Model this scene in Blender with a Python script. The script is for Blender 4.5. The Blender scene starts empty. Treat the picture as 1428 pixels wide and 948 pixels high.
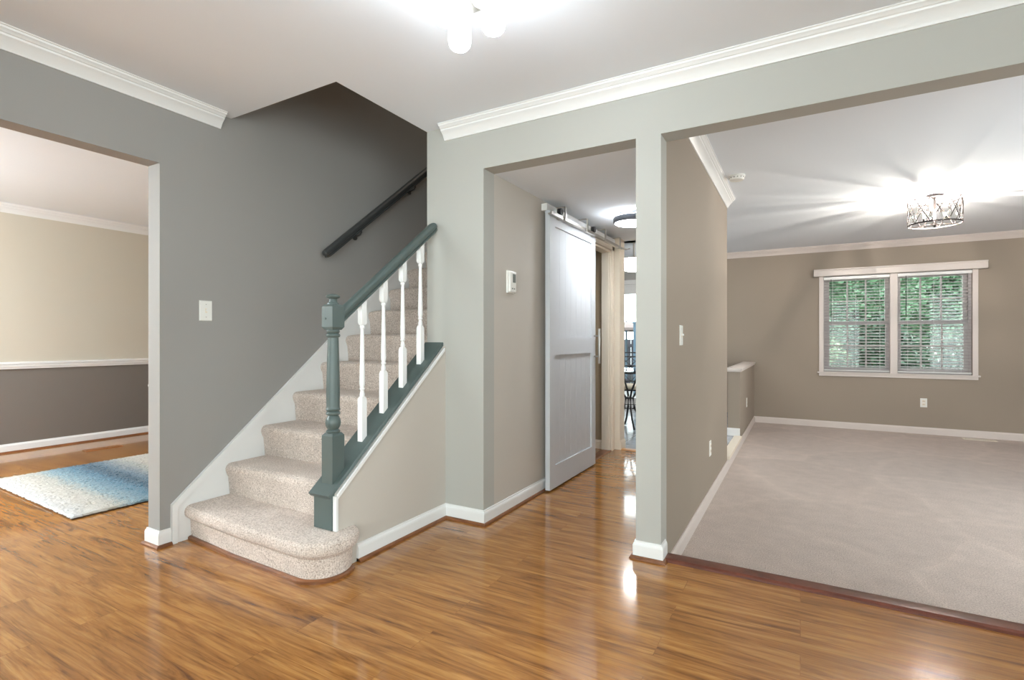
import bpy, bmesh, math, random
from mathutils import Vector, Matrix, noise

# ------------------------------------------------------------------ camera
scn = bpy.context.scene
COL = scn.collection
F_PX = 712.0
YAW = math.atan((1116.0 - 714.0) / F_PX)
cam_d = bpy.data.cameras.new('camera')
cam_d.sensor_width = 36.0
cam_d.lens = 36.0 * F_PX / 1428.0
cam_d.clip_start = 0.02
cam = bpy.data.objects.new('camera', cam_d)
COL.objects.link(cam)
cam.location = (0, 0, 1.10)
cam.rotation_euler = (math.radians(90), 0, YAW)
scn.camera = cam

# ------------------------------------------------------------------ exposure, world
scn.view_settings.view_transform = 'Standard'
scn.view_settings.look = 'None'
scn.view_settings.exposure = 0.80
scn.view_settings.gamma = 1.0
scn.view_settings.use_curve_mapping = False
SKY = 4.6
FOYER_LAMP = 16.0
ROOM_LAMP = 7200.0
HALL_LAMP = 42.0
DINETTE_LAMP = 18.0
DINING_FILL = 205.0

w = bpy.data.worlds.new('world')
scn.world = w
w.use_nodes = True
wb = w.node_tree.nodes['Background']
wb.inputs['Color'].default_value = (0.88, 0.95, 1.0, 1)
wb.inputs['Strength'].default_value = SKY


def portal(name, loc, rot, sx, sy):
    ld = bpy.data.lights.new(name, 'AREA')
    ld.shape = 'RECTANGLE'
    ld.size = sx
    ld.size_y = sy
    ld.cycles.is_portal = True
    o = bpy.data.objects.new(name, ld)
    COL.objects.link(o)
    o.location = loc
    o.rotation_euler = rot
    return o


R90 = math.radians(90)
portal('window_daylight', (1.085, 8.66, 1.31), (-R90, 0, 0), 1.7, 1.45)
portal('patio_daylight', (-2.35, 8.66, 1.02), (-R90, 0, 0), 1.9, 2.05)
portal('added_front_daylight', (0.0, -1.97, 1.3), (R90, 0, 0), 3.2, 2.2)  # this portal and those below serve unseen windows added for fill
portal('added_foyer_side_daylight', (2.56, -0.45, 1.35), (0, R90, 0), 2.0, 2.2)
portal('added_room_side_daylight', (3.86, 4.25, 1.03), (0, R90, 0), 1.55, 1.9)
portal('added_dining_daylight', (-4.9, -1.97, 1.30), (R90, 0, 0), 2.4, 1.8)


# ------------------------------------------------------------------ materials
def lin(c):
    c = c / 255.0
    return c / 12.92 if c <= 0.04045 else ((c + 0.055) / 1.055) ** 2.4


def rgb(r, g, b):
    return (lin(r), lin(g), lin(b), 1)


class NT:
    def __init__(s, name):
        s.m = bpy.data.materials.new(name)
        s.m.use_nodes = True
        s.t = s.m.node_tree
        s.b = s.t.nodes['Principled BSDF']
        s.out = s.t.nodes['Material Output']

    def n(s, typ, **kw):
        nd = s.t.nodes.new(typ)
        for k, v in kw.items():
            if k.startswith('i_'):
                nd.inputs[k[2:].replace('_', ' ')].default_value = v
            else:
                setattr(nd, k, v)
        return nd

    def l(s, a, b):
        s.t.links.new(a, b)

    def coords(s, scale=(1, 1, 1), rot=(0, 0, 0)):
        tc = s.n('ShaderNodeTexCoord')
        mp = s.n('ShaderNodeMapping')
        mp.inputs['Scale'].default_value = scale
        mp.inputs['Rotation'].default_value = rot
        s.l(tc.outputs['Object'], mp.inputs['Vector'])
        return mp.outputs['Vector']

    def noise(s, vec, scale, detail=3, rough=0.55, dist=0.0):
        nd = s.n('ShaderNodeTexNoise')
        nd.inputs['Scale'].default_value = scale
        nd.inputs['Detail'].default_value = detail
        nd.inputs['Roughness'].default_value = rough
        nd.inputs['Distortion'].default_value = dist
        s.l(vec, nd.inputs['Vector'])
        return nd.outputs['Fac']

    def ramp(s, fac, stops):
        nd = s.n('ShaderNodeValToRGB')
        cr = nd.color_ramp
        while len(cr.elements) < len(stops):
            cr.elements.new(0.5)
        for e, (p, c) in zip(cr.elements, stops):
            e.position = p
            e.color = c
        s.l(fac, nd.inputs['Fac'])
        return nd.outputs['Color']

    def mix(s, fac, a, b, blend='MIX'):
        nd = s.n('ShaderNodeMix', data_type='RGBA', blend_type=blend)
        for k, v in ((0, fac), (6, a), (7, b)):
            if hasattr(v, 'links') or hasattr(v, 'is_linked'):
                s.l(v, nd.inputs[k])
            else:
                nd.inputs[k].default_value = v
        return nd.outputs[2]

    def bump(s, h, strength=0.2, dist=0.01):
        nd = s.n('ShaderNodeBump')
        nd.inputs['Strength'].default_value = strength
        nd.inputs['Distance'].default_value = dist
        s.l(h, nd.inputs['Height'])
        s.l(nd.outputs['Normal'], s.b.inputs['Normal'])

    def set(s, **kw):
        for k, v in kw.items():
            s.b.inputs[k.replace('_', ' ')].default_value = v
        return s


def paint(name, col, rough=0.6, bump=0.04, spec=0.35, var=0.03):
    t = NT(name)
    v = t.coords()
    f = t.noise(v, 1.3, 2)
    c2 = tuple(x * (1 - var) for x in col[:3]) + (1,)
    t.l(t.mix(f, col, c2), t.b.inputs['Base Color'])
    t.set(Roughness=rough, Specular_IOR_Level=spec)
    if bump:
        t.bump(t.noise(v, 160, 2), bump, 0.003)
    return t.m


def metal(name, col, rough=0.3):
    t = NT(name)
    v = t.coords()
    f = t.noise(v, 60, 2)
    t.l(t.mix(f, col, tuple(x * 0.85 for x in col[:3]) + (1,)), t.b.inputs['Base Color'])
    t.set(Metallic=1.0, Roughness=rough)
    return t.m


def emit(name, col, strength):
    t = NT(name)
    t.set(Base_Color=col, Emission_Color=col, Emission_Strength=strength, Roughness=0.4)
    return t.m


M = {}
M['ceiling'] = paint('white_ceiling_paint', rgb(237, 241, 246), 0.9, 0.03, 0.1)
M['foyer_wall'] = paint('light_greige_paint', rgb(181, 179, 172), 0.7)
M['knee_wall'] = paint('warm_greige_paint', rgb(199, 191, 181), 0.7)
M['stair_wall'] = paint('medium_grey_paint', rgb(158, 155, 151), 0.7)
M['taupe'] = paint('taupe_paint', rgb(156, 143, 129), 0.7)
M['dinette_wall'] = paint('soft_grey_paint', rgb(170, 168, 164), 0.7)
M['dining_upper'] = paint('beige_paint', rgb(206, 197, 180), 0.75)
M['dining_lower'] = paint('dark_taupe_paint', rgb(120, 112, 104), 0.75)
M['closet'] = paint('closet_tan_paint', rgb(165, 145, 118), 0.75)
M['trim'] = paint('white_trim_gloss', rgb(236, 235, 233), 0.35, 0, 0.5, 0.02)
M['room_trim'] = paint('warm_white_trim', rgb(216, 205, 198), 0.4, 0, 0.45, 0.02)
M['vinyl'] = paint('window_vinyl', rgb(196, 189, 187), 0.5, 0, 0.4, 0.02)  # mauve shade of the backlit sashes put into the colour
M['slat'] = paint('shaded_blind_slat', rgb(184, 174, 174), 0.5, 0, 0.4, 0.02)  # slats darkened the same way for their backlit shade
M['cream'] = paint('cream_trim', rgb(238, 226, 208), 0.4, 0, 0.5, 0.02)
M['teal'] = paint('slate_green_paint', rgb(86, 98, 95), 0.35, 0.03, 0.5, 0.06)
M['slate_dark'] = paint('shade_darkened_slate', rgb(66, 68, 68), 0.4, 0.02, 0.5, 0.06)  # rail slate with the stairwell's shade put into the colour
M['white_plastic'] = paint('white_plastic', rgb(238, 236, 230), 0.35, 0, 0.5, 0.01)
M['grey_plastic'] = paint('grey_display', rgb(120, 124, 120), 0.3, 0, 0.5, 0.01)
M['slot'] = paint('dark_slot', rgb(60, 58, 55), 0.5, 0, 0.3, 0.01)
M['nickel'] = metal('brushed_nickel', rgb(190, 184, 176), 0.28)
M['bronze'] = paint('dark_bronze', rgb(44, 38, 37), 0.5, 0, 0.3, 0.1)
M['ring_grey'] = metal('grey_satin_ring', rgb(110, 112, 118), 0.35)
M['black_rubber'] = paint('black_wheel', rgb(22, 20, 20), 0.4, 0, 0.5, 0.02)
M['black_iron'] = paint('black_wrought_iron', rgb(22, 20, 22), 0.45, 0, 0.5, 0.05)
M['cushion'] = paint('cream_cushion_fabric', rgb(214, 204, 186), 0.9, 0.2, 0.1, 0.06)
M['barn_white'] = paint('barn_door_white', rgb(208, 210, 214), 0.6, 0, 0.4, 0.02)
M['foyer_glass'] = emit('foyer_frosted_glass', (0.86, 0.94, 1.0, 1), FOYER_LAMP)
M['hall_glass'] = emit('hall_lamp_diffuser', (0.90, 0.96, 1.0, 1), HALL_LAMP)
M['dinette_glass'] = emit('dinette_lamp_glass', (1, 0.98, 0.95, 1), DINETTE_LAMP)
M['dining_fill_glass'] = emit('added_dining_glow', (0.88, 0.95, 1.0, 1), DINING_FILL)
M['landing_fill_glass'] = emit('added_landing_glow', (1, 0.85, 0.68, 1), 42.0)
M['bulb'] = emit('clear_bulb_glow', (1, 0.92, 0.82, 1), ROOM_LAMP)


def mat_wood_floor():
    t = NT('honey_laminate_planks')
    v = t.coords()
    br = t.n('ShaderNodeTexBrick')
    br.inputs['Color1'].default_value = (0, 0, 0, 1)
    br.inputs['Color2'].default_value = (1, 1, 1, 1)
    br.inputs['Mortar'].default_value = (0.5, 0.5, 0.5, 1)
    br.inputs['Scale'].default_value = 1
    br.inputs['Mortar Size'].default_value = 0.0012
    br.inputs['Brick Width'].default_value = 1.21
    br.inputs['Row Height'].default_value = 0.128
    br.offset = 0.37
    t.l(v, br.inputs['Vector'])
    # per-plank shift of the grain
    sc = t.n('ShaderNodeVectorMath', operation='MULTIPLY')
    t.l(br.outputs['Color'], sc.inputs[0])
    sc.inputs[1].default_value = (7.3, 3.1, 5.0)
    ad = t.n('ShaderNodeVectorMath', operation='ADD')
    t.l(v, ad.inputs[0])
    t.l(sc.outputs[0], ad.inputs[1])
    mp = t.n('ShaderNodeMapping')
    mp.inputs['Scale'].default_value = (0.95, 9.0, 1)
    t.l(ad.outputs[0], mp.inputs['Vector'])
    g1 = t.noise(mp.outputs['Vector'], 1.6, 6, 0.62, 1.6)
    mp2 = t.n('ShaderNodeMapping')
    mp2.inputs['Scale'].default_value = (2.2, 42.0, 1)
    t.l(ad.outputs[0], mp2.inputs['Vector'])
    g2 = t.noise(mp2.outputs['Vector'], 2.0, 4, 0.6, 0.6)
    c1 = t.ramp(g1, [(0.27, rgb(96, 56, 22)), (0.39, rgb(148, 96, 44)), (0.55, rgb(180, 124, 62)), (0.72, rgb(200, 146, 82))])
    c2 = t.ramp(g2, [(0.30, (0.50, 0.43, 0.36, 1)), (0.52, (1, 1, 1, 1))])
    col = t.mix(0.75, c1, c2, 'MULTIPLY')
    tone = t.ramp(br.outputs['Color'], [(0.0, (0.90, 0.88, 0.86, 1)), (1.0, (1.0, 0.99, 0.98, 1))])
    col = t.mix(1.0, col, tone, 'MULTIPLY')
    gap = t.ramp(br.outputs['Fac'], [(0.0, (1, 1, 1, 1)), (1.0, (0.78, 0.72, 0.68, 1))])
    col = t.mix(1.0, col, gap, 'MULTIPLY')
    t.l(col, t.b.inputs['Base Color'])
    rr = t.ramp(g2, [(0.3, (0.20, 0.20, 0.20, 1)), (0.7, (0.10, 0.10, 0.10, 1))])
    t.l(rr, t.b.inputs['Roughness'])
    t.set(Specular_IOR_Level=0.5, Coat_Weight=0.35, Coat_Roughness=0.04)
    t.bump(g2, 0.02, 0.001)
    return t.m


M['floor'] = mat_wood_floor()


def mat_red_wood(name, c1, c2, rough=0.3):
    t = NT(name)
    v = t.coords((3, 3, 30))
    t.l(t.ramp(t.noise(v, 3, 4, 0.6, 1), [(0.3, c1), (0.7, c2)]), t.b.inputs['Base Color'])
    t.set(Roughness=rough)
    return t.m


M['shoe'] = mat_red_wood('red_brown_shoe_moulding', rgb(100, 58, 34), rgb(142, 92, 56))
M['threshold'] = mat_red_wood('dark_cherry_nosing', rgb(84, 44, 34), rgb(118, 66, 50), 0.28)
M['threshold_light'] = mat_red_wood('oak_reducer', rgb(180, 128, 80), rgb(206, 156, 104))
M['vent_brown'] = mat_red_wood('brown_register', rgb(130, 84, 48), rgb(158, 108, 66), 0.4)


def mat_carpet(name, base, dark, light, tracks=False):
    t = NT(name)
    v = t.coords()
    f1 = t.noise(v, 150, 3, 0.75)
    f2 = t.noise(v, 9, 3, 0.6)
    c = t.ramp(f1, [(0.32, dark), (0.5, base), (0.68, light)])
    sh = t.ramp(f2, [(0.3, (0.90, 0.895, 0.89, 1)), (0.7, (1.04, 1.04, 1.04, 1))])
    c = t.mix(1.0, c, sh, 'MULTIPLY')
    if tracks:
        # nap combed by the vacuum: soft irregular panels and thin light ridges
        vv = t.coords((1, 1, 1), (0, 0, 0.33))
        dn = t.n('ShaderNodeTexNoise')
        dn.inputs['Scale'].default_value = 0.9
        t.l(vv, dn.inputs['Vector'])
        mx = t.n('ShaderNodeMix', data_type='RGBA', blend_type='MIX')
        mx.inputs[0].default_value = 0.32
        t.l(vv, mx.inputs[6])
        t.l(dn.outputs['Color'], mx.inputs[7])
        vo = t.n('ShaderNodeTexVoronoi', feature='DISTANCE_TO_EDGE')
        vo.inputs['Scale'].default_value = 1.45
        t.l(mx.outputs[2], vo.inputs['Vector'])
        rg = t.ramp(vo.outputs['Distance'], [(0.0, (1.07, 1.07, 1.065, 1)), (0.07, (1.0, 1.0, 1.0, 1))])
        vc = t.n('ShaderNodeTexVoronoi', feature='F1')
        vc.inputs['Scale'].default_value = 1.45
        t.l(mx.outputs[2], vc.inputs['Vector'])
        pc = t.ramp(vc.outputs['Color'], [(0.1, (0.92, 0.915, 0.91, 1)), (0.9, (1.05, 1.05, 1.05, 1))])
        c = t.mix(1.0, c, rg, 'MULTIPLY')
        c = t.mix(1.0, c, pc, 'MULTIPLY')
    t.l(c, t.b.inputs['Base Color'])
    t.set(Roughness=0.95, Specular_IOR_Level=0.1, Sheen_Weight=0.25, Sheen_Roughness=0.6)
    t.bump(f1, 0.6, 0.006)
    return t.m


M['stair_carpet'] = mat_carpet('beige_stair_carpet', rgb(216, 199, 187), rgb(150, 130, 116), rgb(244, 232, 223))
M['room_carpet'] = mat_carpet('beige_room_carpet', rgb(194, 176, 165), rgb(156, 139, 128), rgb(220, 204, 194), True)


def mat_tile():
    t = NT('grey_glazed_tile')
    v = t.coords()
    br = t.n('ShaderNodeTexBrick')
    br.offset = 0.0
    br.inputs['Color1'].default_value = rgb(186, 188, 192)
    br.inputs['Color2'].default_value = rgb(168, 170, 176)
    br.inputs['Mortar'].default_value = rgb(120, 118, 116)
    br.inputs['Scale'].default_value = 1
    br.inputs['Mortar Size'].default_value = 0.006
    br.inputs['Brick Width'].default_value = 0.33
    br.inputs['Row Height'].default_value = 0.33
    t.l(v, br.inputs['Vector'])
    f = t.noise(v, 6, 5)
    sh = t.ramp(f, [(0.35, (0.82, 0.82, 0.84, 1)), (0.65, (1.05, 1.05, 1.05, 1))])
    t.l(t.mix(1.0, br.outputs['Color'], sh, 'MULTIPLY'), t.b.inputs['Base Color'])
    t.set(Roughness=0.12)
    return t.m


M['tile'] = mat_tile()


def mat_rug():
    t = NT('shaggy_gradient_rug')
    tc = t.n('ShaderNodeTexCoord')
    sp = t.n('ShaderNodeSeparateXYZ')
    t.l(tc.outputs['Object'], sp.inputs[0])
    v = tc.outputs['Object']
    n1 = t.noise(v, 14, 4, 0.7)
    mp = t.n('ShaderNodeMapping')
    mp.inputs['Scale'].default_value = (1, 3.0, 1)
    t.l(v, mp.inputs['Vector'])
    n2 = t.noise(mp.outputs['Vector'], 60, 3, 0.75)
    a = t.n('ShaderNodeMath', operation='MULTIPLY_ADD')
    t.l(n1, a.inputs[0])
    a.inputs[1].default_value = 0.18
    t.l(sp.outputs['Y'], a.inputs[2])
    b = t.n('ShaderNodeMath', operation='MULTIPLY_ADD')
    t.l(n2, b.inputs[0])
    b.inputs[1].default_value = 0.22
    t.l(a.outputs[0], b.inputs[2])
    m = t.n('ShaderNodeMapRange')
    m.inputs['From Min'].default_value = 0.20
    m.inputs['From Max'].default_value = 2.30
    t.l(b.outputs[0], m.inputs['Value'])
    c = t.ramp(m.outputs[0], [(0.0, rgb(199, 199, 198)), (0.07, rgb(189, 184, 174)), (0.12, rgb(171, 168, 157)),
                              (0.16, rgb(126, 149, 157)), (0.23, rgb(73, 112, 131)), (0.28, rgb(25, 58, 78)),
                              (0.32, rgb(80, 102, 115)), (0.43, rgb(174, 169, 157)), (1.0, rgb(189, 186, 176))])
    t.l(c, t.b.inputs['Base Color'])
    t.set(Roughness=0.95, Specular_IOR_Level=0.1, Sheen_Weight=0.3)
    t.bump(n2, 0.4, 0.012)
    return t.m


M['rug'] = mat_rug()
M['rug_edge'] = paint('rug_backing', rgb(96, 72, 54), 0.9, 0.1, 0.1, 0.1)


def mat_glass(name, tint=(1, 1, 1, 1), rmax=0.5):
    t = NT(name)
    tr = t.n('ShaderNodeBsdfTransparent')
    tr.inputs['Color'].default_value = tint
    gl = t.n('ShaderNodeBsdfGlossy')
    gl.inputs['Roughness'].default_value = 0.02
    fr = t.n('ShaderNodeFresnel')
    fr.inputs['IOR'].default_value = 1.45
    mx = t.n('ShaderNodeMixShader')
    t.l(fr.outputs[0], mx.inputs[0])
    t.l(tr.outputs[0], mx.inputs[1])
    t.l(gl.outputs[0], mx.inputs[2])
    t.l(mx.outputs[0], t.out.inputs['Surface'])
    return t.m


M['glass'] = mat_glass('clear_window_glass', (0.96, 0.99, 0.97, 1))
M['table_glass'] = mat_glass('table_glass', (0.8, 0.86, 0.86, 1))


def mat_crystal():
    t = NT('clear_crystal')
    t.set(Base_Color=(1, 1, 1, 1), Roughness=0.02, IOR=1.5, Transmission_Weight=1.0)
    return t.m


M['crystal'] = mat_crystal()


def mat_leaf(name, c1, c2):
    t = NT(name)
    v = t.coords()
    t.l(t.ramp(t.noise(v, 5, 4, 0.7), [(0.3, c1), (0.7, c2)]), t.b.inputs['Base Color'])
    t.set(Roughness=0.5, Specular_IOR_Level=0.4)
    return t.m


M['leaf_mid'] = mat_leaf('mid_green_leaves', rgb(51, 84, 60), rgb(113, 145, 113))
M['leaf_dark'] = mat_leaf('dark_green_leaves', rgb(26, 48, 37), rgb(60, 90, 65))
M['leaf_light'] = mat_leaf('light_green_leaves', rgb(81, 102, 71), rgb(117, 134, 98))
M['bark'] = paint('bark', rgb(84, 70, 60), 0.9, 0.4, 0.1, 0.3)
M['lawn'] = mat_leaf('lawn_grass', rgb(80, 108, 66), rgb(120, 146, 92))
M['patio'] = paint('patio_concrete', rgb(118, 117, 116), 0.85, 0.1, 0.2, 0.1)
M['fence'] = paint('weathered_fence', rgb(74, 72, 80), 0.85, 0.1, 0.2, 0.2)
M['umbrella_cloth'] = paint('pale_umbrella_cloth', rgb(112, 100, 98), 0.9, 0.1, 0.1, 0.05)
M['steel_blue'] = paint('blue_grey_post', rgb(72, 92, 108), 0.5, 0, 0.4, 0.05)


# ------------------------------------------------------------------ mesh helpers
def link(name, bm, m, parent=None, smooth=False, loc=None):
    """bm is in world coordinates; the object's origin goes to its parent's origin."""
    off = Vector((0, 0, 0))
    if parent is not None:
        p = parent
        while p is not None:
            off += p.location
            p = p.parent
    if loc is not None:
        off = Vector(loc)
    bmesh.ops.translate(bm, verts=bm.verts, vec=-off)
    bmesh.ops.recalc_face_normals(bm, faces=bm.faces)
    me = bpy.data.meshes.new(name)
    bm.to_mesh(me)
    bm.free()
    me.materials.append(m)
    if smooth:
        for p in me.polygons:
            p.use_smooth = True
        try:
            me.set_sharp_from_angle(angle=math.radians(27))
        except Exception:
            pass
    o = bpy.data.objects.new(name, me)
    COL.objects.link(o)
    if parent is not None:
        o.parent = parent
    elif loc is not None:
        o.location = loc
    return o


def tag(o, label=None, cat=None, group=None, kind=None):
    if label:
        o['label'] = label
    if cat:
        o['category'] = cat
    if group:
        o['group'] = group
    if kind:
        o['kind'] = kind
    return o


def thing(name, loc, label, cat, group=None):
    o = bpy.data.objects.new(name, None)
    o.empty_display_size = 0.1
    COL.objects.link(o)
    o.location = loc
    return tag(o, label, cat, group)


def struct(name, bm, m, smooth=False, parent=None, label=None, cat=None):
    o = link(name, bm, m, parent, smooth)
    if parent is None:
        o['kind'] = 'structure'
        o['label'] = label or name
        o['category'] = cat or name.split('_')[0]
    return o


def new():
    return bmesh.new()


def box(bm, x0, x1, y0, y1, z0, z1, bev=0.0):
    vs = [bm.verts.new((x, y, z)) for x in (x0, x1) for y in (y0, y1) for z in (z0, z1)]
    idx = [(0, 1, 3, 2), (4, 6, 7, 5), (0, 4, 5, 1), (2, 3, 7, 6), (0, 2, 6, 4), (1, 5, 7, 3)]
    fs = [bm.faces.new([vs[i] for i in f]) for f in idx]
    if bev:
        es = set(e for f in fs for e in f.edges)
        bmesh.ops.bevel(bm, geom=list(es), offset=bev, segments=2, affect='EDGES', profile=0.6)


def prism(bm, poly, axis, a0, a1):
    """poly = 2D points in the plane normal to axis ('x': (y,z), 'y': (x,z), 'z': (x,y))."""
    def mk(p, a):
        return {'x': (a, p[0], p[1]), 'y': (p[0], a, p[1]), 'z': (p[0], p[1], a)}[axis]
    lo = [bm.verts.new(mk(p, a0)) for p in poly]
    hi = [bm.verts.new(mk(p, a1)) for p in poly]
    n = len(poly)
    bm.faces.new(lo)
    bm.faces.new(hi[::-1])
    for i in range(n):
        bm.faces.new((lo[i], hi[i], hi[(i + 1) % n], lo[(i + 1) % n]))


def sweep(bm, prof, p0, p1, out, upv=(0, 0, 1)):
    """extrude profile (u along out, v along up) from p0 to p1."""
    p0, p1, out, upv = Vector(p0), Vector(p1), Vector(out), Vector(upv)
    lo = [bm.verts.new(p0 + out * u + upv * v) for u, v in prof]
    hi = [bm.verts.new(p1 + out * u + upv * v) for u, v in prof]
    n = len(prof)
    bm.faces.new(lo)
    bm.faces.new(hi[::-1])
    for i in range(n):
        bm.faces.new((lo[i], hi[i], hi[(i + 1) % n], lo[(i + 1) % n]))


def sweep_miter(bm, prof, p0, p1, out, m0=0.0, m1=0.0, upv=(0, 0, 1)):
    """as sweep; the ends slide along the run by m*u (45 degree mitres)."""
    p0, p1, out, upv = Vector(p0), Vector(p1), Vector(out), Vector(upv)
    t = (p1 - p0).normalized()
    lo = [bm.verts.new(p0 + out * u + upv * v + t * (m0 * u)) for u, v in prof]
    hi = [bm.verts.new(p1 + out * u + upv * v + t * (m1 * u)) for u, v in prof]
    n = len(prof)
    bm.faces.new(lo)
    bm.faces.new(hi[::-1])
    for i in range(n):
        bm.faces.new((lo[i], hi[i], hi[(i + 1) % n], lo[(i + 1) % n]))


def lathe(bm, prof, c, seg=24):
    """prof = (r, z) list about vertical axis through c=(x,y)."""
    rings = []
    for r, z in prof:
        if r < 1e-5:
            rings.append([bm.verts.new((c[0], c[1], z))])
        else:
            rings.append([bm.verts.new((c[0] + r * math.cos(2 * math.pi * k / seg), c[1] + r * math.sin(2 * math.pi * k / seg), z)) for k in range(seg)])
    for a, b in zip(rings, rings[1:]):
        for k in range(seg):
            k2 = (k + 1) % seg
            if len(a) == 1 and len(b) == 1:
                continue
            if len(a) == 1:
                bm.faces.new((a[0], b[k], b[k2]))
            elif len(b) == 1:
                bm.faces.new((a[k], a[k2], b[0]))
            else:
                bm.faces.new((a[k], a[k2], b[k2], b[k]))
    for rg in (rings[0], rings[-1]):
        if len(rg) > 1:
            bm.faces.new(rg)


def tube(bm, pts, r, seg=8):
    pts = [Vector(p) for p in pts]
    rings = []
    for i, p in enumerate(pts):
        a = pts[max(i - 1, 0)]
        b = pts[min(i + 1, len(pts) - 1)]
        t = (b - a).normalized()
        u = t.cross(Vector((0, 0, 1)))
        if u.length < 0.05:
            u = t.cross(Vector((1, 0, 0)))
        u.normalize()
        v = t.cross(u)
        rr = r[i] if isinstance(r, (list, tuple)) else r
        rings.append([bm.verts.new(p + (u * math.cos(2 * math.pi * k / seg) + v * math.sin(2 * math.pi * k / seg)) * rr) for k in range(seg)])
    for a, b in zip(rings, rings[1:]):
        for k in range(seg):
            bm.faces.new((a[k], a[(k + 1) % seg], b[(k + 1) % seg], b[k]))
    bm.faces.new(rings[0])
    bm.faces.new(rings[-1][::-1])


def cyl(bm, p0, p1, r, seg=16):
    tube(bm, [p0, p1], r, seg)


# ------------------------------------------------------------------ dimensions
CZ = 2.42            # ceiling
HZ = 2.12            # dropped hall ceiling and opening heads
XS = -2.96           # stair wall face
XK0, XK1 = -2.065, -1.92   # knee wall
Y1 = 2.56            # plane of the centre wall
XH = -1.64           # hall left wall face
XC0, XC1 = -0.725, -0.60   # column / right wall
YW = 8.40            # far wall
ZR = -0.12           # sunken carpet room floor
XD = -6.72           # dining room far wall

# ================================================================== STRUCTURE
# floors
bm = new()
box(bm, -6.9, 2.5, -1.8, 2.60, -0.12, 0)
box(bm, -6.9, XC1 - 0.06, 2.60, 5.03, -0.12, 0)
struct('floor', bm, M['floor'], label='honey brown laminate plank floor of foyer, hall and dining room', cat='floor')
bm = new()
box(bm, XC1 - 0.0, 3.7, 2.66, YW, ZR - 0.1, ZR)
struct('floor_carpet', bm, M['room_carpet'], label='beige carpet floor of the sunken room', cat='floor')
bm = new()
box(bm, -4.6, XC1 - 0.001, 5.03, YW, -0.12, 0.0)
struct('floor_tile', bm, M['tile'], label='grey glazed tile floor of the dinette', cat='floor')

# stair wall (left) with the dining opening
bm = new()
OY0, OY1, OZ = -0.95, 1.44, 2.04
xa, xb = XS - 0.115, XS
box(bm, xa, xb, -1.8, OY0, 0, CZ)
box(bm, xa, xb, OY0, OY1, OZ, CZ)
box(bm, xa, xb, OY1, 1.83, 0, CZ)
box(bm, xa, xb, 1.83, 5.8, 0, 5.0)
bmesh.ops.remove_doubles(bm, verts=bm.verts, dist=1e-5)
struct('wall_left', bm, M['stair_wall'], label='medium grey stair wall with wide opening to the dining room', cat='wall')

# knee wall under the stair rail
CAPS = 0.817


def capz(y):
    return 0.374 + CAPS * (y - 1.689)


bm = new()
prism(bm, [(1.705, 0), (Y1, 0), (Y1, capz(Y1) - 0.022), (1.705, capz(1.705) - 0.022)], 'x', XK0, XK1)
struct('wall_stair', bm, M['knee_wall'], label='sloping greige knee wall beside the stairs', cat='wall')

# centre wall: pier, header over hall, column, header over carpet room
bm = new()
y2 = Y1 + 0.12
prism(bm, [(XK0, 0), (XH, 0), (XH, HZ), (XC0, HZ), (XC0, ZR), (XC1, ZR), (XC1, HZ), (3.7, HZ), (3.7, CZ), (XK0, CZ)], 'y', Y1, y2)
struct('wall_center', bm, M['foyer_wall'], label='light greige wall with header and column between foyer and rooms', cat='wall')
# stairwell inner wall
bm = new()
box(bm, XK0, XK1, y2, 5.6, 0, 5.0)
box(bm, XK0, XK1, 1.83, y2, CZ + 0.1, 5.0)
struct('wall_stairwell', bm, M['stair_wall'], label='inner stairwell wall', cat='wall')
bm = new()
box(bm, XS, XK0, 1.71, 1.83, CZ + 0.1, 5.0)
box(bm, XS, XK0, 5.6, 5.7, 0, 5.0)
box(bm, XS - 0.1, XK1, 1.71, 5.7, 5.0, 5.1)
struct('wall_upstairs', bm, M['stair_wall'], label='upper stairwell enclosure', cat='wall')

# hall left wall with closet opening
bm = new()
CY0, CY1, CHZ = 3.98, 4.895, 1.985
xh0 = XH - 0.085
box(bm, xh0, XH, y2, CY0, 0, HZ)
box(bm, xh0, XH, CY0, CY1, CHZ, HZ)
box(bm, xh0, XH, CY1, 5.02, 0, HZ)
struct('wall_hall', bm, M['knee_wall'], label='greige hall wall behind the barn door', cat='wall')
bm = new()
box(bm, XK1, xh0, 4.95, 5.02, 0, HZ)
box(bm, XK1, xh0, 3.7, 3.8, 0, HZ)
struct('wall_closet', bm, M['closet'], label='tan closet wall seen past the barn door', cat='wall')
bm = new()
box(bm, -4.6, XH, 5.02, 5.14, 0, CZ)
box(bm, XH, -1.575, 4.99, 5.14, 0, HZ)
struct('wall_dinette', bm, M['cream'], label='cream wall return at the dinette doorway', cat='wall')
bm = new()
box(bm, -4.7, -4.6, 5.02, YW, 0, CZ)
struct('wall_dinette_side', bm, M['dinette_wall'], label='grey dinette side wall', cat='wall')

# wall between hall and carpet room
bm = new()
box(bm, XC0, XC1, y2, 5.18, ZR, CZ)
struct('wall_right', bm, M['taupe'], label='long taupe wall of the carpet room', cat='wall')
# foundation ledge below the open part
bm = new()
box(bm, XC0, XC1, 5.18, YW, ZR, -0.001)
struct('wall_ledge', bm, M['taupe'], label='low taupe ledge between tile floor and carpet', cat='wall')
# pony wall
bm = new()
box(bm, XC0 - 0.005, XC1, 6.37, YW, 0, 0.735)
struct('wall_pony', bm, M['taupe'], label='taupe half wall at the edge of the carpet room', cat='wall')

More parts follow.
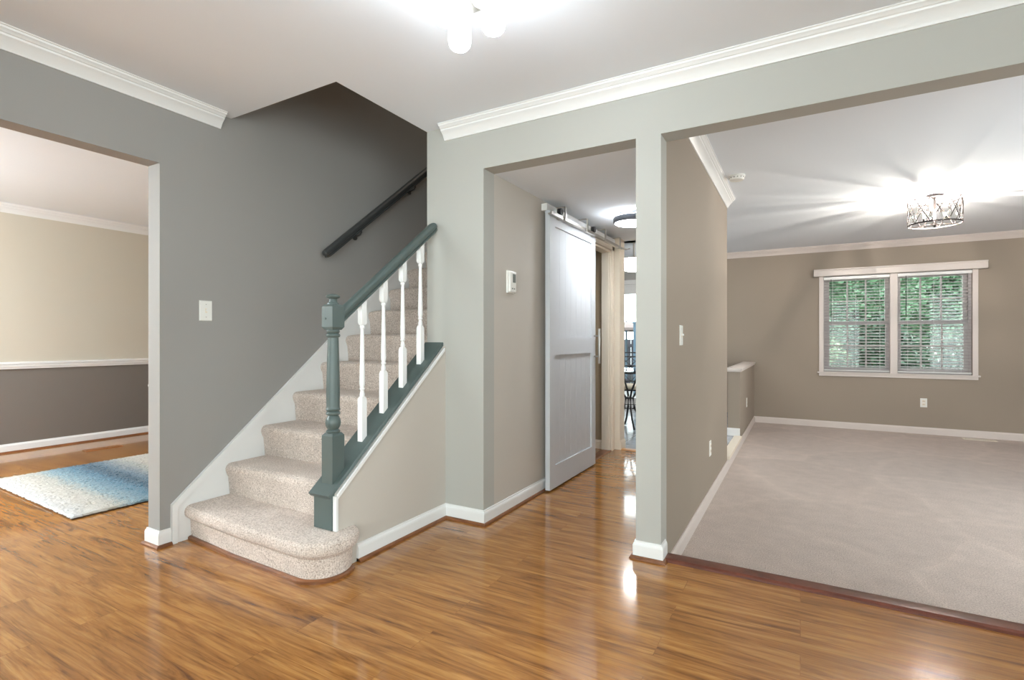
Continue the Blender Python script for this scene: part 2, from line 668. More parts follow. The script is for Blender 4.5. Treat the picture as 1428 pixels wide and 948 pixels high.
# far wall
bm = new()
WX0, WX1, WZ0, WZ1 = 0.285, 1.875, 0.655, 2.0
ye = YW + 0.14
box(bm, -1.25, WX0, YW, ye, -0.3, CZ)
box(bm, WX0, WX1, YW, ye, -0.3, WZ0)
box(bm, WX0, WX1, YW, ye, WZ1, CZ)
box(bm, WX1, 3.8, YW, ye, -0.3, CZ)
struct('wall_back', bm, M['taupe'], label='taupe far wall with the double window', cat='wall')
bm = new()
DX0, DX1, DZ = -3.25, -1.45, 2.03
box(bm, DX1, -1.25, YW, ye, 0, CZ)
box(bm, DX0, DX1, YW, ye, DZ, CZ)
box(bm, -4.7, DX0, YW, ye, 0, CZ)
struct('wall_patio', bm, M['dinette_wall'], label='grey dinette wall with the patio door', cat='wall')
bm = new()
box(bm, 3.7, 3.8, y2, 3.3, -0.3, CZ)
box(bm, 3.7, 3.8, 3.3, 5.2, -0.3, 0.25)
box(bm, 3.7, 3.8, 3.3, 5.2, 1.80, CZ)
box(bm, 3.7, 3.8, 5.2, YW, -0.3, CZ)
struct('wall_far_right', bm, M['taupe'], label='right end wall of the carpet room', cat='wall')

# dining room
bm = new()
box(bm, XD - 0.12, XD, -1.8, 5.0, 0.845, CZ)
box(bm, XD, XS - 0.115, 4.9, 5.0, 0.845, CZ)
struct('wall_dining_upper', bm, M['dining_upper'], label='beige upper part of the dining room wall', cat='wall')
bm = new()
box(bm, XD - 0.12, XD, -1.8, 5.0, 0, 0.845)
box(bm, XD, XS - 0.115, 4.9, 5.0, 0, 0.845)
struct('wall_dining_lower', bm, M['dining_lower'], label='dark taupe lower part of the dining room wall', cat='wall')
# front wall (behind the camera): openings added to let more daylight in
bm = new()
FY0, FY1 = -1.92, -1.80
box(bm, -6.84, -6.1, FY0, FY1, 0, CZ)
box(bm, -6.1, -3.7, FY0, FY1, 0, 0.4)
box(bm, -6.1, -3.7, FY0, FY1, 2.2, CZ)
box(bm, -3.7, -1.6, FY0, FY1, 0, CZ)
box(bm, -1.6, 1.6, FY0, FY1, 2.38, CZ)
box(bm, -1.6, 1.6, FY0, FY1, 0, 0.15)
box(bm, 1.6, 2.6, FY0, FY1, 0, CZ)
struct('wall_front', bm, M['foyer_wall'], label='front wall behind the viewer', cat='wall')
bm = new()
box(bm, 2.4, 2.5, -1.8, -1.55, 0, CZ)
box(bm, 2.4, 2.5, -1.55, 0.65, 0, 0.35)
box(bm, 2.4, 2.5, -1.55, 0.65, 2.35, CZ)
box(bm, 2.4, 2.5, 0.65, Y1, 0, CZ)
struct('wall_foyer_right', bm, M['foyer_wall'], label='right foyer wall', cat='wall')
wf = None
for k, (a, b, z0, z1) in enumerate(((-6.1, -3.7, 0.4, 2.2), (-1.6, 1.6, 0.15, 2.38))):  # unseen front windows, added to bring in daylight
    bm = new()
    n = 3
    for i in range(n + 1):
        x = a + (b - a) * i / n
        box(bm, x - 0.03, x + 0.03, -1.9, -1.84, z0, z1)
    box(bm, a, b, -1.9, -1.84, z0, z0 + 0.05)
    box(bm, a, b, -1.9, -1.84, z1 - 0.05, z1)
    o = struct('window_%d' % (k + 3), bm, M['trim'], label='added unseen front window behind the viewer', cat='window')
    bm = new()
    box(bm, a, b, -1.875, -1.869, z0, z1)
    struct('pane', bm, M['glass'], parent=o)

for k, (X_, a, b, z0, z1) in enumerate(((2.4, -1.55, 0.65, 0.35, 2.35), (3.7, 3.3, 5.2, 0.25, 1.80))):  # unseen side windows, added to brighten foyer and carpet room
    bm = new()
    n = 3
    for i in range(n + 1):
        y = a + (b - a) * i / n
        box(bm, X_ + 0.02, X_ + 0.08, y - 0.03, y + 0.03, z0, z1)
    box(bm, X_ + 0.02, X_ + 0.08, a, b, z0, z0 + 0.05)
    box(bm, X_ + 0.02, X_ + 0.08, a, b, z1 - 0.05, z1)
    o = struct('window_%d' % (k + 5), bm, M['trim'], label='added side window beyond the right of the frame', cat='window')
    bm = new()
    box(bm, X_ + 0.045, X_ + 0.050, a, b, z0, z1)
    struct('pane', bm, M['glass'], parent=o)

# ceilings
bm = new()
box(bm, XS, 2.5, -1.8, 1.83, CZ, CZ + 0.1)
box(bm, XK0, 2.5, 1.83, y2, CZ, CZ + 0.1)
struct('ceiling', bm, M['ceiling'], label='white foyer ceiling cut open above the stairs', cat='ceiling')
bm = new()
box(bm, XC0 - 0.5, 3.8, y2, YW, CZ, CZ + 0.1)
struct('ceiling_carpet_room', bm, M['ceiling'], label='white ceiling of the carpet room', cat='ceiling')
bm = new()
box(bm, XK0, XC0, y2, 5.27, HZ, HZ + 0.2)
box(bm, XK0, XC0, 5.17, 5.27, HZ, CZ)
struct('ceiling_hall', bm, M['ceiling'], label='lower white hall ceiling', cat='ceiling')
bm = new()
box(bm, -4.7, XC0 - 0.5, 5.14, YW, CZ, CZ + 0.1)
struct('ceiling_dinette', bm, M['ceiling'], label='white dinette ceiling', cat='ceiling')
bm = new()
box(bm, -6.84, XS - 0.115, -1.8, 5.0, CZ, CZ + 0.1)
struct('ceiling_dining', bm, M['ceiling'], label='white dining room ceiling', cat='ceiling')

# ------------------------------------------------------------------ trim
CROWN = [(0, -0.084), (0.007, -0.084), (0.010, -0.076), (0.014, -0.070), (0.022, -0.056), (0.036, -0.042), (0.044, -0.036),
         (0.046, -0.028), (0.052, -0.026), (0.058, -0.018), (0.066, -0.014), (0.068, -0.006), (0.074, -0.004), (0.074, 0), (0, 0)]
BASE = [(0, 0), (0.013, 0), (0.013, 0.066), (0.011, 0.074), (0.007, 0.080), (0.006, 0.088), (0, 0.088)]
SHOE = [(0, 0), (0.028, 0), (0.027, 0.007), (0.022, 0.013), (0.016, 0.016), (0, 0.016)]
T = 0


def trim(bm, m, label, smooth=True):
    global T
    T += 1
    return struct('trim_%d' % T, bm, m, smooth, label=label, cat='trim')


bm = new()
sweep(bm, CROWN, (XS, -1.8, CZ), (XS, 1.765, CZ), (1, 0, 0))
trim(bm, M['trim'], 'white crown moulding on the stair wall')
bm = new()
sweep(bm, CROWN, (XK1 - 0.005, Y1, CZ), (2.4, Y1, CZ), (0, -1, 0))
trim(bm, M['trim'], 'white crown moulding above the hall opening and column')
bm = new()
sweep_miter(bm, CROWN, (XC1, y2, CZ), (XC1, 5.18, CZ), (1, 0, 0), 0, 0)
trim(bm, M['trim'], 'white crown moulding on the long taupe wall')
bm = new()
sweep(bm, CROWN, (-1.25, YW, CZ), (3.7, YW, CZ), (0, -1, 0))
trim(bm, M['room_trim'], 'white crown moulding above the double window')
bm = new()
sweep(bm, CROWN, (XD, -1.8, CZ), (XD, 4.9, CZ), (1, 0, 0))
trim(bm, M['trim'], 'white crown moulding in the dining room')
# chair rail
bm = new()
sweep(bm, [(0, 0.815), (0.012, 0.815), (0.014, 0.83), (0.02, 0.84), (0.02, 0.858), (0.026, 0.862), (0.026, 0.878), (0.01, 0.884), (0, 0.884)],
      (XD, -1.8, 0), (XD, 4.9, 0), (1, 0, 0))
trim(bm, M['trim'], 'white chair rail in the dining room')


def baseboard(name, segs, label, m=None, z=0.0, shoe=True):
    bm = new()
    for (p0, p1, out, m0, m1) in segs:
        sweep_miter(bm, BASE, (*p0, z), (*p1, z), out, m0, m1)
    o = struct(name, bm, m or M['trim'], label=label, cat='baseboard')
    if shoe:
        bm = new()
        for (p0, p1, out, m0, m1) in segs:
            sweep_miter(bm, SHOE, (*p0, z), (*p1, z), out, m0, m1)
        link('shoe_moulding', bm, M['shoe'], o)
    return o


# stair wall pier: end face, jamb face
baseboard('baseboard_left', [((XS, OY1), (XS, 1.492), (1, 0, 0), -1, 0),
                             ((xa, OY1), (XS, OY1), (0, -1, 0), -1, 1)], 'short white baseboard on the end of the stair wall')
baseboard('baseboard_left_near', [((XS, -1.8), (XS, OY0), (1, 0, 0), 0, 0)], 'white baseboard left of the dining opening')
baseboard('baseboard_stair', [((XK1, 1.83), (XK1, Y1), (1, 0, 0), 0, -1),
                              ((XK1, Y1), (XH, Y1), (0, -1, 0), 1, 1),
                              ((XH, Y1), (XH, CY0 - 0.06), (1, 0, 0), -1, 0)], 'white baseboard from knee wall round to the barn door')
baseboard('baseboard_column', [((XC0, Y1), (XC1, Y1), (0, -1, 0), -1, 1),
                               ((XC1, Y1), (XC1, Y1 + 0.085), (1, 0, 0), -1, 0),
                               ((XC0, 5.0), (XC0, Y1), (-1, 0, 0), 0, 1)], 'white baseboard round the foot of the column')
baseboard('baseboard_right', [((XC1, y2 - 0.02), (XC1, YW), (1, 0, 0), 0, -1),
                              ((XC1, YW), (3.7, YW), (0, -1, 0), 1, 0)], 'white baseboard of the carpet room', m=M['room_trim'], z=ZR, shoe=False)
baseboard('baseboard_pony', [((XC0 - 0.005, 6.37), (XC1, 6.37), (0, -1, 0), -1, 0)], 'white baseboard on the end of the half wall', shoe=False)
baseboard('baseboard_dining', [((XD, -1.8), (XD, 4.9), (1, 0, 0), 0, 0)], 'white baseboard in the dining room')
baseboard('baseboard_closet', [((XK1, 4.95), (xh0, 4.95), (0, -1, 0), 0, 0)], 'cream baseboard inside the closet opening', M['cream'], shoe=False)
baseboard('baseboard_dinette', [((-1.575, 4.99), (-1.575, 5.14), (1, 0, 0), 0, 0)], 'cream baseboard at the dinette doorway', M['cream'], shoe=False)

# ledge trim at the open part by the half wall
bm = new()
box(bm, XC1 - 0.06, XC1 + 0.022, 5.18, 6.36, -0.028, 0.006, 0.004)
trim(bm, M['cream'], 'pale nosing along the ledge by the half wall')
# nosing to the carpet room
bm = new()
sweep(bm, [(0, 0), (0, 0.010), (0.012, 0.017), (0.075, 0.019), (0.088, 0.014), (0.092, -0.002), (0.092, -0.03), (0.07, -0.03), (0.07, 0)],
      (XC1 + 0.014, 2.575, 0), (3.69, 2.575, 0), (0, 1, 0))
trim(bm, M['threshold'], 'dark cherry nosing between wood floor and carpet')
bm = new()
box(bm, XC1 + 0.001, 3.69, 2.60, 2.66, ZR, -0.001)
trim(bm, M['threshold'], 'dark riser below the nosing')
bm = new()
sweep(bm, [(0, 0), (0.006, 0.008), (0.04, 0.010), (0.07, 0.008), (0.076, 0)], (-1.575, 4.99, 0), (XC0, 4.99, 0), (0, 1, 0))
trim(bm, M['threshold_light'], 'oak strip between hall floor and tile')
bm = new()
sweep(bm, [(0, 0), (0.005, 0.010), (0.05, 0.012), (0.09, 0.010), (0.096, 0)], (XH - 0.085, CY0, 0), (XH - 0.085, CY1, 0), (1, 0, 0))
trim(bm, M['shoe'], 'red brown floor strip in the closet opening')

# cased closet opening behind the barn door
bm = new()
cas = [(0, 0), (0.062, 0), (0.062, 0.012), (0.05, 0.018), (0.012, 0.012), (0, 0.008)]
box(bm, XH, XH + 0.018, CY1 + 0.004, CY1 + 0.066, 0, CHZ + 0.06, 0.004)
box(bm, XH, XH + 0.018, CY0 - 0.066, CY0 - 0.004, 0, CHZ + 0.06, 0.004)
box(bm, XH, XH + 0.018, CY0 - 0.066, CY1 + 0.066, CHZ + 0.004, CHZ + 0.045)
# jamb lining and stop
box(bm, xh0 - 0.002, XH + 0.004, CY1 - 0.018, CY1, 0, CHZ)
box(bm, xh0 + 0.035, xh0 + 0.07, CY1 - 0.030, CY1 - 0.018, 0, CHZ)
box(bm, xh0 - 0.002, XH + 0.004, CY0, CY0 + 0.018, 0, CHZ)
box(bm, xh0 - 0.002, XH + 0.004, CY0, CY1, CHZ - 0.018, CHZ)
trim(bm, M['cream'], 'cream door casing and jamb beside the barn door', False)

# ------------------------------------------------------------------ staircase
st = thing('staircase', (-2.5, 1.54, 0), 'carpeted beige staircase rising beside the grey wall, rounded bottom step', 'staircase')
RISE, RUN = 0.19, 0.228
XSL, XSR = XS + 0.016, XK0
NOSE = []


def noseprof(yn, z0, z1, yback):
    """(y, z) outline: riser leaning back under a rounded nose."""
    return [(yn + 0.040, z0), (yn + 0.016, z1 - 0.085), (yn + 0.007, z1 - 0.060), (yn + 0.001, z1 - 0.042), (yn, z1 - 0.028),
            (yn + 0.005, z1 - 0.013), (yn + 0.016, z1 - 0.004), (yn + 0.034, z1), (yback, z1), (yback, z0)]


NST = 14
for n in range(2, NST + 1):
    yn = 1.775 + RUN * (n - 2)
    z0, z1 = RISE * (n - 1), RISE * n
    bm = new()
    segs = 16
    pr = noseprof(yn, z0 - 0.03, z1, yn + RUN + 0.06)
    prev = None
    rings = []
    for i in range(segs + 1):
        x = XSL + (XSR - XSL) * i / segs
        pull = 0.0
        if i == 0 or i == segs:
            pull = 0.012
        elif i in (1, segs - 1):
            pull = 0.003
        rings.append([bm.verts.new((x, y + (pull if 0 < j < 8 else 0), z - (pull * 0.6 if 1 < j < 9 else 0))) for j, (y, z) in enumerate(pr)])
    for a, b in zip(rings, rings[1:]):
        for j in range(len(pr)):
            k = (j + 1) % len(pr)
            bm.faces.new((a[j], a[k], b[k], b[j]))
    bm.faces.new(rings[0])
    bm.faces.new(rings[-1][::-1])
    link('step', bm, M['stair_carpet'], st, True)

# bullnose bottom step
YN1 = 1.512
BC = (-1.985, 1.68)


def bullplan(inset):
    pts = [(XSL, YN1 + inset + 0.045), (-2.5, YN1 + inset + 0.012)]
    r = (BC[1] - YN1) - inset
    for k in range(0, 21):
        a = -math.pi / 2 + math.pi * k / 20
        pts.append((BC[0] + r * math.cos(a) * 0.97, BC[1] + r * math.sin(a)))
    pts.append((BC[0] - 0.05, BC[1] + r))
    return pts


bm = new()
lev = [(0.036, 0.0), (0.031, 0.105), (0.020, 0.118), (0.007, 0.128), (0.001, 0.142), (0.0, 0.158), (0.005, 0.174), (0.016, 0.185), (0.034, 0.19)]
rings = []
for ins, z in lev:
    rings.append([bm.verts.new((x, y, z)) for x, y in bullplan(ins) + [(XSR - 0.001, 1.86), (XSL, 1.86)]])
for a, b in zip(rings, rings[1:]):
    for j in range(len(a)):
        k = (j + 1) % len(a)
        bm.faces.new((a[j], a[k], b[k], b[j]))
bm.faces.new(rings[0])
bm.faces.new(rings[-1][::-1])
link('step', bm, M['stair_carpet'], st, True)['label'] = 'bottom step with rounded bullnose end'
# shoe moulding round the bottom step
bm = new()
pl = [(x, y) for x, y in bullplan(0.036 - 0.018)][:17]
pin = [(x, y) for x, y in bullplan(0.036 + 0.004)][:17]
lo = [bm.verts.new((x, y, 0)) for x, y in pl]
hi = [bm.verts.new((x, y, 0.012)) for x, y in pl]
h2 = [bm.verts.new((x * 0.6 + u * 0.4, y * 0.6 + v * 0.4, 0.018)) for (x, y), (u, v) in zip(pl, pin)]
li = [bm.verts.new((x, y, 0.018)) for x, y in pin]
for k in range(len(pl) - 1):
    bm.faces.new((lo[k], lo[k + 1], hi[k + 1], hi[k]))
    bm.faces.new((hi[k], hi[k + 1], h2[k + 1], h2[k]))
    bm.faces.new((h2[k], h2[k + 1], li[k + 1], li[k]))
link('shoe_moulding', bm, M['shoe'], st)

# wall skirt board
SK = (1.108 - 0.213) / (2.55 - 1.493)
bm = new()
yt = 4.75
prism(bm, [(1.493, 0), (1.493, 0.213), (yt, 0.213 + SK * (yt - 1.493)), (yt, 0)], 'x', XS, XS + 0.014)
L = math.hypot(1, SK)
off = 0.035 * L
prism(bm, [(1.493, 0), (1.493, 0.213), (yt, 0.213 + SK * (yt - 1.493)), (yt, 0.213 + SK * (yt - 1.493) - off), (1.520, 0.213 + SK * 0.027 - off), (1.520, 0)],
      'x', XS + 0.013, XS + 0.022)
link('skirt_board', bm, M['trim'], st)

# ------------------------------------------------------------------ balustrade
ba = thing('stair_balustrade', (-2.0, 1.74, capz(1.74)), 'slate green stair railing with turned newel and four white balusters', 'stair railing')
teal = M['teal']
# sloping cap board
bm = new()
nrm = Vector((0, -CAPS, 1)).normalized()
sweep(bm, [(-0.0, -0.024), (0, -0.004), (0.004, 0), (0.142, 0), (0.146, -0.004), (0.146, -0.024)],
      (-2.082, 1.672, capz(1.672)), (-2.082, Y1 - 0.001, capz(Y1)), (1, 0, 0), nrm)
link('cap_board', bm, teal, ba)
# white edge strip under the cap on the hall side
bm = new()
for (a, b) in [((XK1 + 0.0005, 1.706), (XK1 + 0.0005, Y1 - 0.016))]:
    t0, t1 = a[1], b[1]
    prism(bm, [(t0, capz(t0) - 0.022), (t1, capz(t1) - 0.022), (t1, capz(t1) - 0.040), (t0, capz(t0) - 0.044)], 'x', -1.9345, -1.911)
box(bm, -1.934, -1.911, 1.694, 1.706, 0.192, capz(1.70) - 0.026)
link('edge_strip', bm, M['trim'], ba)
# panel below the cap, on the end of the knee wall
bm = new()
box(bm, XK0 + 0.003, -1.936, 1.690, 1.704, 0.192, capz(1.69) - 0.026, 0.002)
link('end_panel', bm, teal, ba)

# newel post
NX, NY = -2.005, 1.758
bm = new()
hs = 0.0375
zb = capz(NY)
# lower block with bottom cut to the slope
vs = []
for (x, y) in ((-hs, -hs), (hs, -hs), (hs, hs), (-hs, hs)):
    vs.append((NX + x, NY + y))
lo = [bm.verts.new((x, y, capz(y) + 0.001)) for x, y in vs]
mid = [bm.verts.new((x, y, 0.632)) for x, y in vs]
tp = [bm.verts.new((NX + (x - NX) * 0.72, NY + (y - NY) * 0.72, 0.645)) for x, y in vs]
for a, b in ((lo, mid), (mid, tp)):
    for k in range(4):
        bm.faces.new((a[k], a[(k + 1) % 4], b[(k + 1) % 4], b[k]))
bm.faces.new(lo)
bm.faces.new(tp[::-1])
# turned shaft
lathe(bm, [(0.026, 0.640), (0.032, 0.646), (0.034, 0.652), (0.030, 0.658), (0.024, 0.662), (0.030, 0.668), (0.035, 0.680), (0.037, 0.694),
           (0.035, 0.708), (0.029, 0.722), (0.025, 0.730), (0.033, 0.734), (0.035, 0.740), (0.033, 0.746), (0.028, 0.750), (0.033, 0.755),
           (0.035, 0.760), (0.032, 0.766), (0.0315, 0.775), (0.0325, 0.84), (0.0310, 0.92), (0.029, 1.00), (0.0265, 1.09), (0.0258, 1.112),
           (0.032, 1.116), (0.034, 1.122), (0.032, 1.129), (0.026, 1.132), (0.030, 1.136), (0.032, 1.142), (0.030, 1.150), (0.026, 1.156)], (NX, NY), 28)
# upper block
z0, z1 = 1.150, 1.272
up0 = [bm.verts.new((NX + (x - NX) * 0.74, NY + (y - NY) * 0.74, z0)) for x, y in vs]
up1 = [bm.verts.new((x, y, z0 + 0.014)) for x, y in vs]
up2 = [bm.verts.new((x, y, z1 - 0.008)) for x, y in vs]
up3 = [bm.verts.new((NX + (x - NX) * 0.78, NY + (y - NY) * 0.78, z1 + 0.002)) for x, y in vs]
for a, b in ((up0, up1), (up1, up2), (up2, up3)):
    for k in range(4):
        bm.faces.new((a[k], a[(k + 1) % 4], b[(k + 1) % 4], b[k]))
bm.faces.new(up0)
bm.faces.new(up3[::-1])
nw = link('newel_post', bm, teal, ba, True)
bm = new()
lathe(bm, [(0.030, 1.270), (0.028, 1.280), (0.021, 1.286), (0.019, 1.300), (0.021, 1.304), (0.031, 1.308), (0.034, 1.314), (0.031, 1.320), (0.018, 1.326), (0, 1.328)], (NX, NY), 28)
link('finial', bm, teal, nw, True)
bm = new()
cyl(bm, (NX - hs - 0.004, NY - 0.012, 1.20), (NX - hs + 0.002, NY - 0.012, 1.20), 0.005, 10)
link('screw_plug', bm, M['slate_dark'], nw)
bm = new()
cyl(bm, (NX - 0.012, NY - hs - 0.003, 1.205), (NX - 0.012, NY - hs + 0.002, 1.205), 0.005, 10)
link('screw_plug', bm, teal, nw)

# handrail
HS = 0.79
RZ = lambda y: 1.222 + HS * (y - 1.80)
rn = Vector((0, -HS, 1)).normalized()
RAILP = [(-0.019, -0.028), (0.019, -0.028), (0.019, -0.021), (0.014, -0.018), (0.015, -0.010), (0.026, -0.006), (0.029, 0.002), (0.028, 0.014), (0.022, 0.022), (0.012, 0.027),
         (0, 0.028), (-0.012, 0.027), (-0.022, 0.022), (-0.028, 0.014), (-0.029, 0.002), (-0.026, -0.006), (-0.015, -0.010), (-0.014, -0.018), (-0.019, -0.021)]
bm = new()
ya, yb = NY + hs - 0.002, Y1 - 0.006
rings = []
tvec = Vector((0, 1, HS)).normalized()
stations = [(ya, 1.0)] + [(yb - 0.05, 1.0), (yb - 0.02, 0.97), (yb - 0.006, 0.85), (yb, 0.6)]
for yy, s in stations:
    c = Vector((-2.0, yy, RZ(yy)))
    rings.append([bm.verts.new(c + Vector((1, 0, 0)) * u * s + rn * v * s) for u, v in RAILP])
for a, b in zip(rings, rings[1:]):
    for k in range(len(RAILP)):
        j = (k + 1) % len(RAILP)
        bm.faces.new((a[k], a[j], b[j], b[k]))
bm.faces.new(rings[0])
bm.faces.new(rings[-1][::-1])
link('handrail', bm, teal, ba, True)

# balusters (one mesh, four parts)
BH = 0.0165
BY = [1.945, 2.102, 2.258, 2.415]


def baluster_bm(y):
    bm = new()
    x0 = -2.0
    b = capz(y)
    sq = [(-BH, -BH), (BH, -BH), (BH, BH), (-BH, BH)]
    lo = [bm.verts.new((x0 + u, y + v, capz(y + v))) for u, v in sq]
    m1 = [bm.verts.new((x0 + u, y + v, b + 0.205)) for u, v in sq]
    m2 = [bm.verts.new((x0 + u * .7, y + v * .7, b + 0.220)) for u, v in sq]
    for a, c in ((lo, m1), (m1, m2)):
        for k in range(4):
            bm.faces.new((a[k], a[(k + 1) % 4], c[(k + 1) % 4], c[k]))
    bm.faces.new(lo)
    bm.faces.new(m2[::-1])
    zt = b + 0.600
    lathe(bm, [(0.009, b + .214), (0.0125, b + .222), (0.0135, b + .230), (0.0120, b + .240), (0.0095, b + .250), (0.0095, b + .254), (0.0135, b + .258),
               (0.0135, b + .265), (0.0105, b + .268), (0.0145, b + .285), (0.0140, b + .33), (0.0120, b + .42), (0.0100, b + .53), (0.0090, b + .575),
               (0.0125, b + .580), (0.0135, b + .586), (0.0125, b + .592), (0.0095, b + .596), (0.009, zt)], (x0, y), 16)
    t0 = [bm.verts.new((x0 + u * .7, y + v * .7, zt - 0.004)) for u, v in sq]
    t1 = [bm.verts.new((x0 + u, y + v, zt + 0.008)) for u, v in sq]
    t2 = [bm.verts.new((x0 + u, y + v, RZ(y + v) - 0.034)) for u, v in sq]
    for a, c in ((t0, t1), (t1, t2)):
        for k in range(4):
            bm.faces.new((a[k], a[(k + 1) % 4], c[(k + 1) % 4], c[k]))
    bm.faces.new(t0)
    bm.faces.new(t2[::-1])
    return bm


for y in BY:
    link('baluster', baluster_bm(y), M['trim'], ba, True)

# wall mounted handrail
wr = thing('wall_handrail', (XS + 0.07, 2.47, 1.70), 'slate wooden handrail, darkened for stairwell shade, fixed to the grey wall above the stairs', 'handrail')
bm = new()
wsl = (2.605 - 1.729) / (3.554 - 2.471)
wn = Vector((0, -wsl, 1)).normalized()
rings = []
ye_ = 4.6
for yy, s in [(2.455, 0.6), (2.46, 0.85), (2.475, 0.97), (2.50, 1.0), (ye_, 1.0)]:
    c = Vector((XS + 0.075, yy, 1.705 + wsl * (yy - 2.471)))
    rings.append([bm.verts.new(c + Vector((1, 0, 0)) * u * s * 0.9 + wn * v * s * 1.05) for u, v in RAILP])
for a, b in zip(rings, rings[1:]):
    for k in range(len(RAILP)):
        j = (k + 1) % len(RAILP)
        bm.faces.new((a[k], a[j], b[j], b[k]))
bm.faces.new(rings[0])
bm.faces.new(rings[-1][::-1])
link('rail', bm, M['slate_dark'], wr, True)
for yy in (2.80, 3.42, 4.2):
    zz = 1.705 + wsl * (yy - 2.471) - 0.030
    bm = new()
    tube(bm, [(XS + 0.075, yy, zz), (XS + 0.075, yy, zz - 0.025), (XS + 0.060, yy, zz - 0.045), (XS + 0.004, yy, zz - 0.06)], 0.006, 8)
    cyl(bm, (XS + 0.001, yy, zz - 0.06), (XS + 0.008, yy, zz - 0.06), 0.022, 14)
    link('bracket', bm, M['slate_dark'], wr, True)


# ------------------------------------------------------------------ barn door
DXF = -1.570      # door front face
DT = 0.036
DYA, DYB = 3.335, 4.275
bd = thing('barn_door', ((DXF - DT / 2), (DYA + DYB) / 2, 0.012), 'tall white two-panel sliding barn door in the hall', 'barn door')
bm = new()
zt_, zbm = 2.035, 0.014
box(bm, DXF - DT, DXF - 0.015, DYA, DYB, zbm, zt_)
for (a, b, c, d) in ((DYA, DYA + 0.092, zbm, zt_), (DYB - 0.092, DYB, zbm, zt_), (DYA + 0.092, DYB - 0.092, 1.935, zt_),
                     (DYA + 0.092, DYB - 0.092, 0.99, 1.122), (DYA + 0.092, DYB - 0.092, zbm, 0.178)):
    box(bm, DXF - 0.016, DXF, a, b, c, d)
for (c, d) in ((0.178, 0.99), (1.122, 1.935)):
    # raised edge strip and vertical boards in each panel
    y0, y1_ = DYA + 0.092, DYB - 0.092
    nb = 7
    for k in range(nb):
        ya_ = y0 + (y1_ - y0) * k / nb
        yb_ = y0 + (y1_ - y0) * (k + 1) / nb
        box(bm, DXF - 0.016, DXF - 0.0135, ya_ + 0.0012, yb_ - 0.0012, c, d)
link('door_slab', bm, M['barn_white'], bd)
bm = new()
hy = DYB - 0.035
box(bm, DXF + 0.040, DXF + 0.056, hy - 0.012, hy + 0.012, 0.895, 1.198, 0.003)
for zz in (0.958, 1.135):
    cyl(bm, (DXF, hy, zz), (DXF + 0.042, hy, zz), 0.007, 12)
link('handle', bm, M['nickel'], bd, True)
for yy in (3.47, 4.17):
    hg = bm = new()
    box(bm, DXF + 0.001, DXF + 0.007, yy - 0.02, yy + 0.02, 1.99, 2.075, 0.002)
    h = link('roller_hanger', bm, M['nickel'], bd)
    bm = new()
    cyl(bm, (DXF + 0.008, yy, 2.050), (DXF + 0.034, yy, 2.050), 0.026, 20)
    link('roller', bm, M['black_rubber'], h, True)

tk = thing('barn_door_track', (XH, 4.08, 2.05), 'brushed nickel sliding door track with four brackets on a white header', 'door track')
bm = new()
box(bm, XH + 0.001, XH + 0.046, 3.335, 4.90, 2.040, 2.090, 0.002)
link('header_board', bm, M['trim'], tk)
bm = new()
box(bm, DXF + 0.006, DXF + 0.030, 3.29, 4.88, 1.996, 2.006, 0.002)
box(bm, DXF + 0.026, DXF + 0.036, 3.29, 4.88, 1.996, 2.020, 0.002)
link('rail', bm, M['nickel'], tk)
for yy in (3.52, 3.96, 4.41, 4.84):
    bm = new()
    box(bm, XH + 0.010, DXF + 0.048, yy - 0.014, yy + 0.014, 2.0905, 2.096, 0.001)
    box(bm, DXF + 0.042, DXF + 0.048, yy - 0.014, yy + 0.014, 1.992, 2.096, 0.001)
    box(bm, DXF + 0.030, DXF + 0.048, yy - 0.014, yy + 0.014, 1.990, 1.996, 0.001)
    link('bracket', bm, M['nickel'], tk)
bm = new()
cyl(bm, (DXF + 0.032, 4.88, 2.006), (DXF + 0.032, 4.93, 2.006), 0.011, 14)
cyl(bm, (DXF + 0.032, 4.93, 2.006), (DXF + 0.075, 4.95, 1.995), 0.008, 14)
cyl(bm, (DXF + 0.075, 4.95, 1.995), (DXF + 0.11, 4.95, 2.0), 0.005, 12)
link('end_stop', bm, M['nickel'], tk, True)


# ------------------------------------------------------------------ lamps
fl = thing('foyer_ceiling_light', (-0.98, 1.45, CZ), 'nickel foyer ceiling light with glowing frosted glass cylinders', 'ceiling light')
bm = new()
box(bm, -1.055, -0.905, 1.375, 1.525, CZ - 0.03, CZ - 0.0005, 0.004)
box(bm, -1.012, -0.948, 1.418, 1.482, 2.235, CZ - 0.028, 0.004)
link('body', bm, M['nickel'], fl)
for (gx, gy) in ((-1.086, 1.534), (-0.926, 1.509), (-1.034, 1.389), (-0.874, 1.364)):
    bm = new()
    d = Vector((gx + 0.98, gy - 1.45, 0))
    p = Vector((-0.98, 1.45, 2.345)) + d * 0.25
    q = Vector((gx, gy, 2.345))
    tube(bm, [p, q, (gx, gy, 2.335), (gx, gy, 2.318)], 0.009, 10)
    cyl(bm, (gx, gy, 2.312), (gx, gy, 2.330), 0.026, 18)
    arm = link('arm', bm, M['nickel'], fl, True)
    bm = new()
    R_ = 0.041
    lathe(bm, [(0, 2.160), (0.018, 2.162), (0.031, 2.168), (0.038, 2.177), (R_, 2.190), (R_, 2.285), (0.038, 2.300), (0.028, 2.310), (0.0, 2.313)], (gx, gy), 24)
    link('glass_shade', bm, M['foyer_glass'], arm, True)

